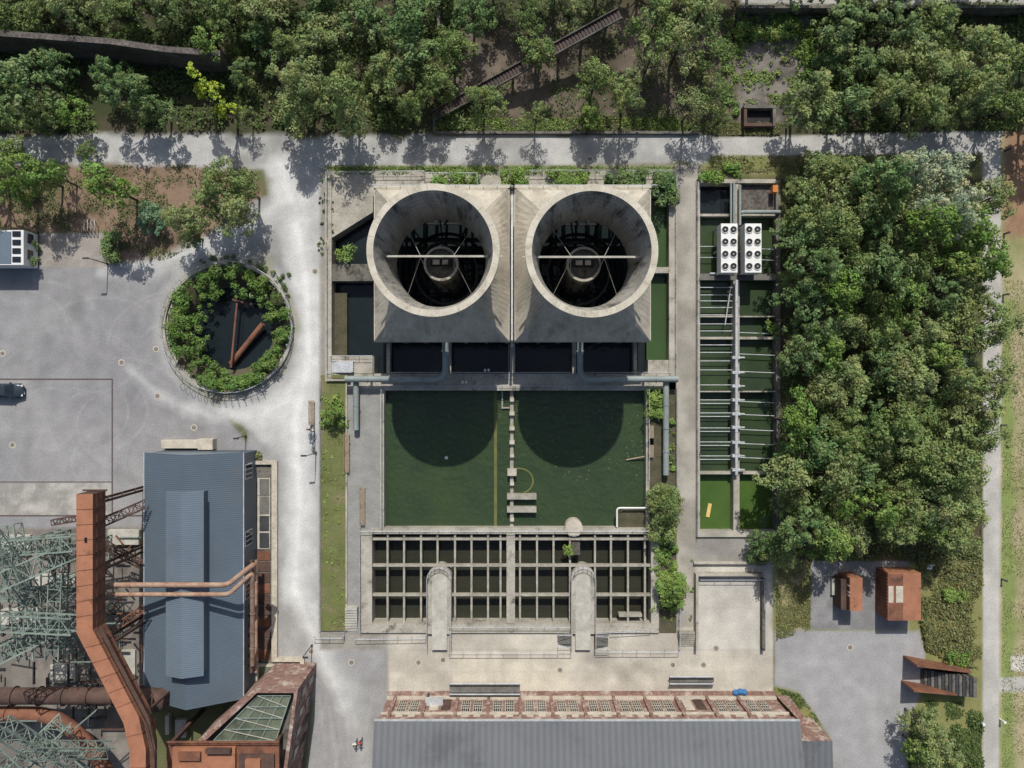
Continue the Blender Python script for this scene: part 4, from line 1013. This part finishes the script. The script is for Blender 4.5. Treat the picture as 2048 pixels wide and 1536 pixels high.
# ------------------------------------------------------------- trees
T=[(20,30,48,'b'),(75,25,42,'b'),(150,18,55,'b'),(240,22,52,'b'),(330,8,50,'b'),(425,85,46,'g'),(450,20,52,'b'),(530,20,55,'b'),(645,75,58,'b'),(600,160,58,'b'),(570,95,42,'b'),(680,185,62,'b'),(590,220,50,'b'),(700,228,48,'b'),(765,150,50,'b'),(740,35,58,'d'),(820,45,66,'d'),(830,110,58,'d'),(872,165,46,'b'),(905,90,50,'b'),(825,212,38,'b'),(965,205,46,'b'),(945,25,50,'d'),(1080,100,48,'b'),(1060,30,50,'s'),(1140,25,40,'s'),(1190,162,50,'b'),(1255,190,50,'b'),(1180,226,36,'g'),(1072,232,34,'s'),(1300,120,46,'s'),(1310,50,66,'b'),(1360,90,62,'s'),(1400,25,60,'b'),(1425,110,52,'s'),(1430,185,42,'s'),(1385,210,46,'s'),(1440,240,30,'s'),(1680,60,62,'d'),(1700,15,50,'d'),(1800,50,60,'d'),(1870,40,60,'b'),(1840,120,62,'b'),(1625,195,58,'b'),(1600,232,38,'b'),(1700,210,54,'d'),(1780,192,56,'b'),(1850,212,58,'b'),(1905,150,60,'b'),(1962,180,60,'b'),(2015,215,52,'b'),(2030,130,60,'b'),(1960,95,60,'b'),(1905,232,40,'b'),(1735,130,50,'d'),(1660,130,40,'d'),
(55,160,62,'d'),(25,228,48,'d'),(150,232,38,'g'),(215,145,44,'d'),(255,182,56,'d'),(310,215,44,'d'),(110,130,40,'d'),(520,70,40,'d'),(90,250,30,'d'),(640,20,45,'d'),(490,235,30,'s'),(480,150,34,'d'),
(60,345,50,'g'),(25,300,36,'g'),(112,352,34,'b'),(172,300,26,'b'),(215,372,54,'g'),(360,440,44,'b'),(412,412,44,'b'),(442,370,48,'b'),(470,425,46,'b'),(490,375,40,'b'),(385,470,30,'b'),(30,380,36,'g'),
(1530,1085,36,'d'),(1560,1110,40,'b'),(1335,1010,40,'b'),(1345,1180,30,'g'),(1850,1450,46,'b'),(1880,1500,50,'b'),(1840,1500,40,'g'),(1905,1560,46,'b'),(663,828,22,'g'),
(-60,100,60,'d'),(-60,220,60,'d'),(-60,20,60,'b'),(2110,80,60,'b'),(2120,200,60,'d'),(-60,340,55,'g')]
for t in T: tree(*t,1.2 if (150<t[1]<280 and t[0]>500) else (1.3 if 290<t[1]<480 and t[0]<520 and t[2]>30 else 1.0))
tree(292,430,42,'t',.8)
tree(405,165,34,'y',.9); tree(445,208,30,'y',.9)
for k in range(28): tree(-100+k*82+random.uniform(-20,20),-70+random.uniform(-25,20),random.uniform(52,66),random.choice('bbd'))
random.seed(4)
yy=350; row=0
while yy<1110:
    xl_=1600 if yy<860 else 1580
    xx=xl_+(row%2)*32
    if yy<400: xx+=40
    while xx<1975:
        r=random.uniform(42,66); k=random.choice('bbdbg' if random.random()<.5 else 'bbbd')
        if xx>1780 and yy<470: k='p' if xx<1930 else 'b'
        if 1870<xx<1980 and 450<yy<560: k='g'
        if 1740<xx<1830 and 570<yy<650: k='g'
        if 1640<xx<1780 and yy>1000: k=random.choice('gb')
        if 1920<xx and 650<yy<830: k='t' if random.random()<.5 else 'b'
        tree(xx+random.uniform(-18,18),yy+random.uniform(-16,16),r,k,random.uniform(.9,1.5) if k!='t' else 1.2)
        xx+=68
    yy+=60; row+=1
for x,y,r in ((1585,440,34),(1580,560,30),(1590,700,34),(1575,905,30),(1570,1000,34),(1700,345,40),(1590,370,26)): tree(x,y,r,'b')
def inpoly(pts,x,y):
    ins=np.zeros(len(x),bool); n=len(pts)
    for i in range(n):
        x0,y0=pts[i];x1,y1=pts[(i+1)%n]
        if y0!=y1: ins^=((y0>y)!=(y1>y))&(x<(x1-x0)*(y-y0)/(y1-y0)+x0)
    return ins
def scatter(name,pts,n,mat,size,zmax,thr=0.5,tint=(1,1,1)):
    P_=np.array(pts); x=rng.uniform(P_[:,0].min(),P_[:,0].max(),n*3); y=rng.uniform(P_[:,1].min(),P_[:,1].max(),n*3)
    ix=((x-G0x)/st).astype(int).clip(0,shp[1]-1); iy=((y-G0y)/st).astype(int).clip(0,shp[0]-1)
    k=inpoly(pts,x,y)&((n_b[iy,ix]*.6+n_d[iy,ix]*.4)>thr*rng.uniform(.85,1.15,n*3)); x=x[k][:n];y=y[k][:n]; N=len(x)
    hgt=np.clip((n_b[((y-G0y)/st).astype(int),((x-G0x)/st).astype(int)]-.35)*3,0.1,1)
    z=rng.random(N)*zmax*hgt+.03
    c_=np.stack([(x-1024)/S,(768-y)/S,z],1); nn=rng.normal(size=(N,3))*.6+np.array([0,0,1]); nn/=np.linalg.norm(nn,axis=1)[:,None]
    v=leaves(c_,nn,size*(.5+rng.random(N))); co=(np.array(tint)*(0.6+.7*rng.random((N,1))))*np.stack([.9+.4*rng.random(N),np.ones(N),np.ones(N)],1)
    me=leafmesh(name,v,co,mat); o=bpy.data.objects.new(name,me); COL.objects.link(o)
scatter('undergrowth',R4(-150,-100,930,262),42000,lf_und,.17,1.2,.48)
scatter('undergrowth',R4(930,-60,1450,258),10000,lf_und,.13,.6,.56)
scatter('undergrowth',R4(1625,10,2200,262),20000,lf_und,.17,1.0,.48)
scatter('ivy',R4(1470,30,1625,210),5000,lf_br,.11,.3,.54)
scatter('undergrowth',R4(1562,330,1960,1120),26000,lf_und,.17,.9,.48)
scatter('grass_tufts',R4(-150,335,230,460),5000,lf_und,.10,.25,.5)
scatter('grass_tufts',[(230,330),(430,330),(525,380),(520,430),(330,520),(240,520)],4000,lf_und,.10,.2,.54)
scatter('brush',[(1835,1100),(1962,1040),(1962,1340),(1850,1300),(1830,1200)],16000,lf_gr,.13,.7,.44)
scatter('brush',[(1825,1400),(1962,1405),(1962,1560),(1815,1560)],12000,lf_und,.14,.8,.44)
scatter('grass_tufts',[(1552,1130),(1622,1122),(1620,1260),(1552,1280)],4500,lf_gr,.10,.2,.46)
scatter('grass_tufts',[(1556,1375),(1600,1388),(1660,1470),(1655,1480),(1600,1440)],3500,lf_und,.11,.4,.44)
scatter('grass_tufts',R4(642,752,690,1260),9000,lf_gr,.07,.3,.42)
scatter('grass_tufts',R4(2004,560,2060,1560),9000,lf_gr,.06,.1,.46)
scatter('grass_tufts',R4(1398,312,1960,345),6000,lf_gr,.10,.3,.46)
scatter('grass_tufts',R4(870,236,1400,262),6000,lf_br,.10,.3,.47)
scatter('grass_tufts',R4(1400,245,1560,270),3000,lf_gr,.10,.3,.44)
scatter('grass_tufts',R4(656,332,1348,348),4000,lf_br,.10,.4,.46)

# ------------------------------------------------------------- light & camera
wd=bpy.data.worlds.new('World'); scene.world=wd; wd.use_nodes=True; nt=wd.node_tree
sky=nt.nodes.new('ShaderNodeTexSky'); sky.sky_type='NISHITA'; sky.sun_disc=False; sky.sun_elevation=math.radians(48); sky.sun_rotation=math.radians(2); sky.dust_density=2.5
nt.links.new(sky.outputs[0],nt.nodes['Background'].inputs[0]); nt.nodes['Background'].inputs[1].default_value=0.105
sd_=bpy.data.lights.new('sun','SUN'); sd_.energy=4.2; sd_.angle=math.radians(.5); sd_.color=(1,.965,.90)
so=bpy.data.objects.new('sun',sd_); COL.objects.link(so)
el=math.radians(48); az=math.radians(2)
d=Vector((-math.sin(az)*math.cos(el),-math.cos(az)*math.cos(el),-math.sin(el))); so.rotation_euler=d.to_track_quat('-Z','Y').to_euler(); so.location=(0,60,80)
cd=bpy.data.cameras.new('camera'); co_=bpy.data.objects.new('camera',cd); COL.objects.link(co_); co_.location=(0,0,H); co_.rotation_euler=(0,0,0)
cd.sensor_width=36; cd.lens=36*H/128.0; cd.clip_end=2000; scene.camera=co_
scene.view_settings.view_transform='Standard'; scene.view_settings.look='None'; scene.view_settings.exposure=0
print('objects',len(bpy.data.objects))
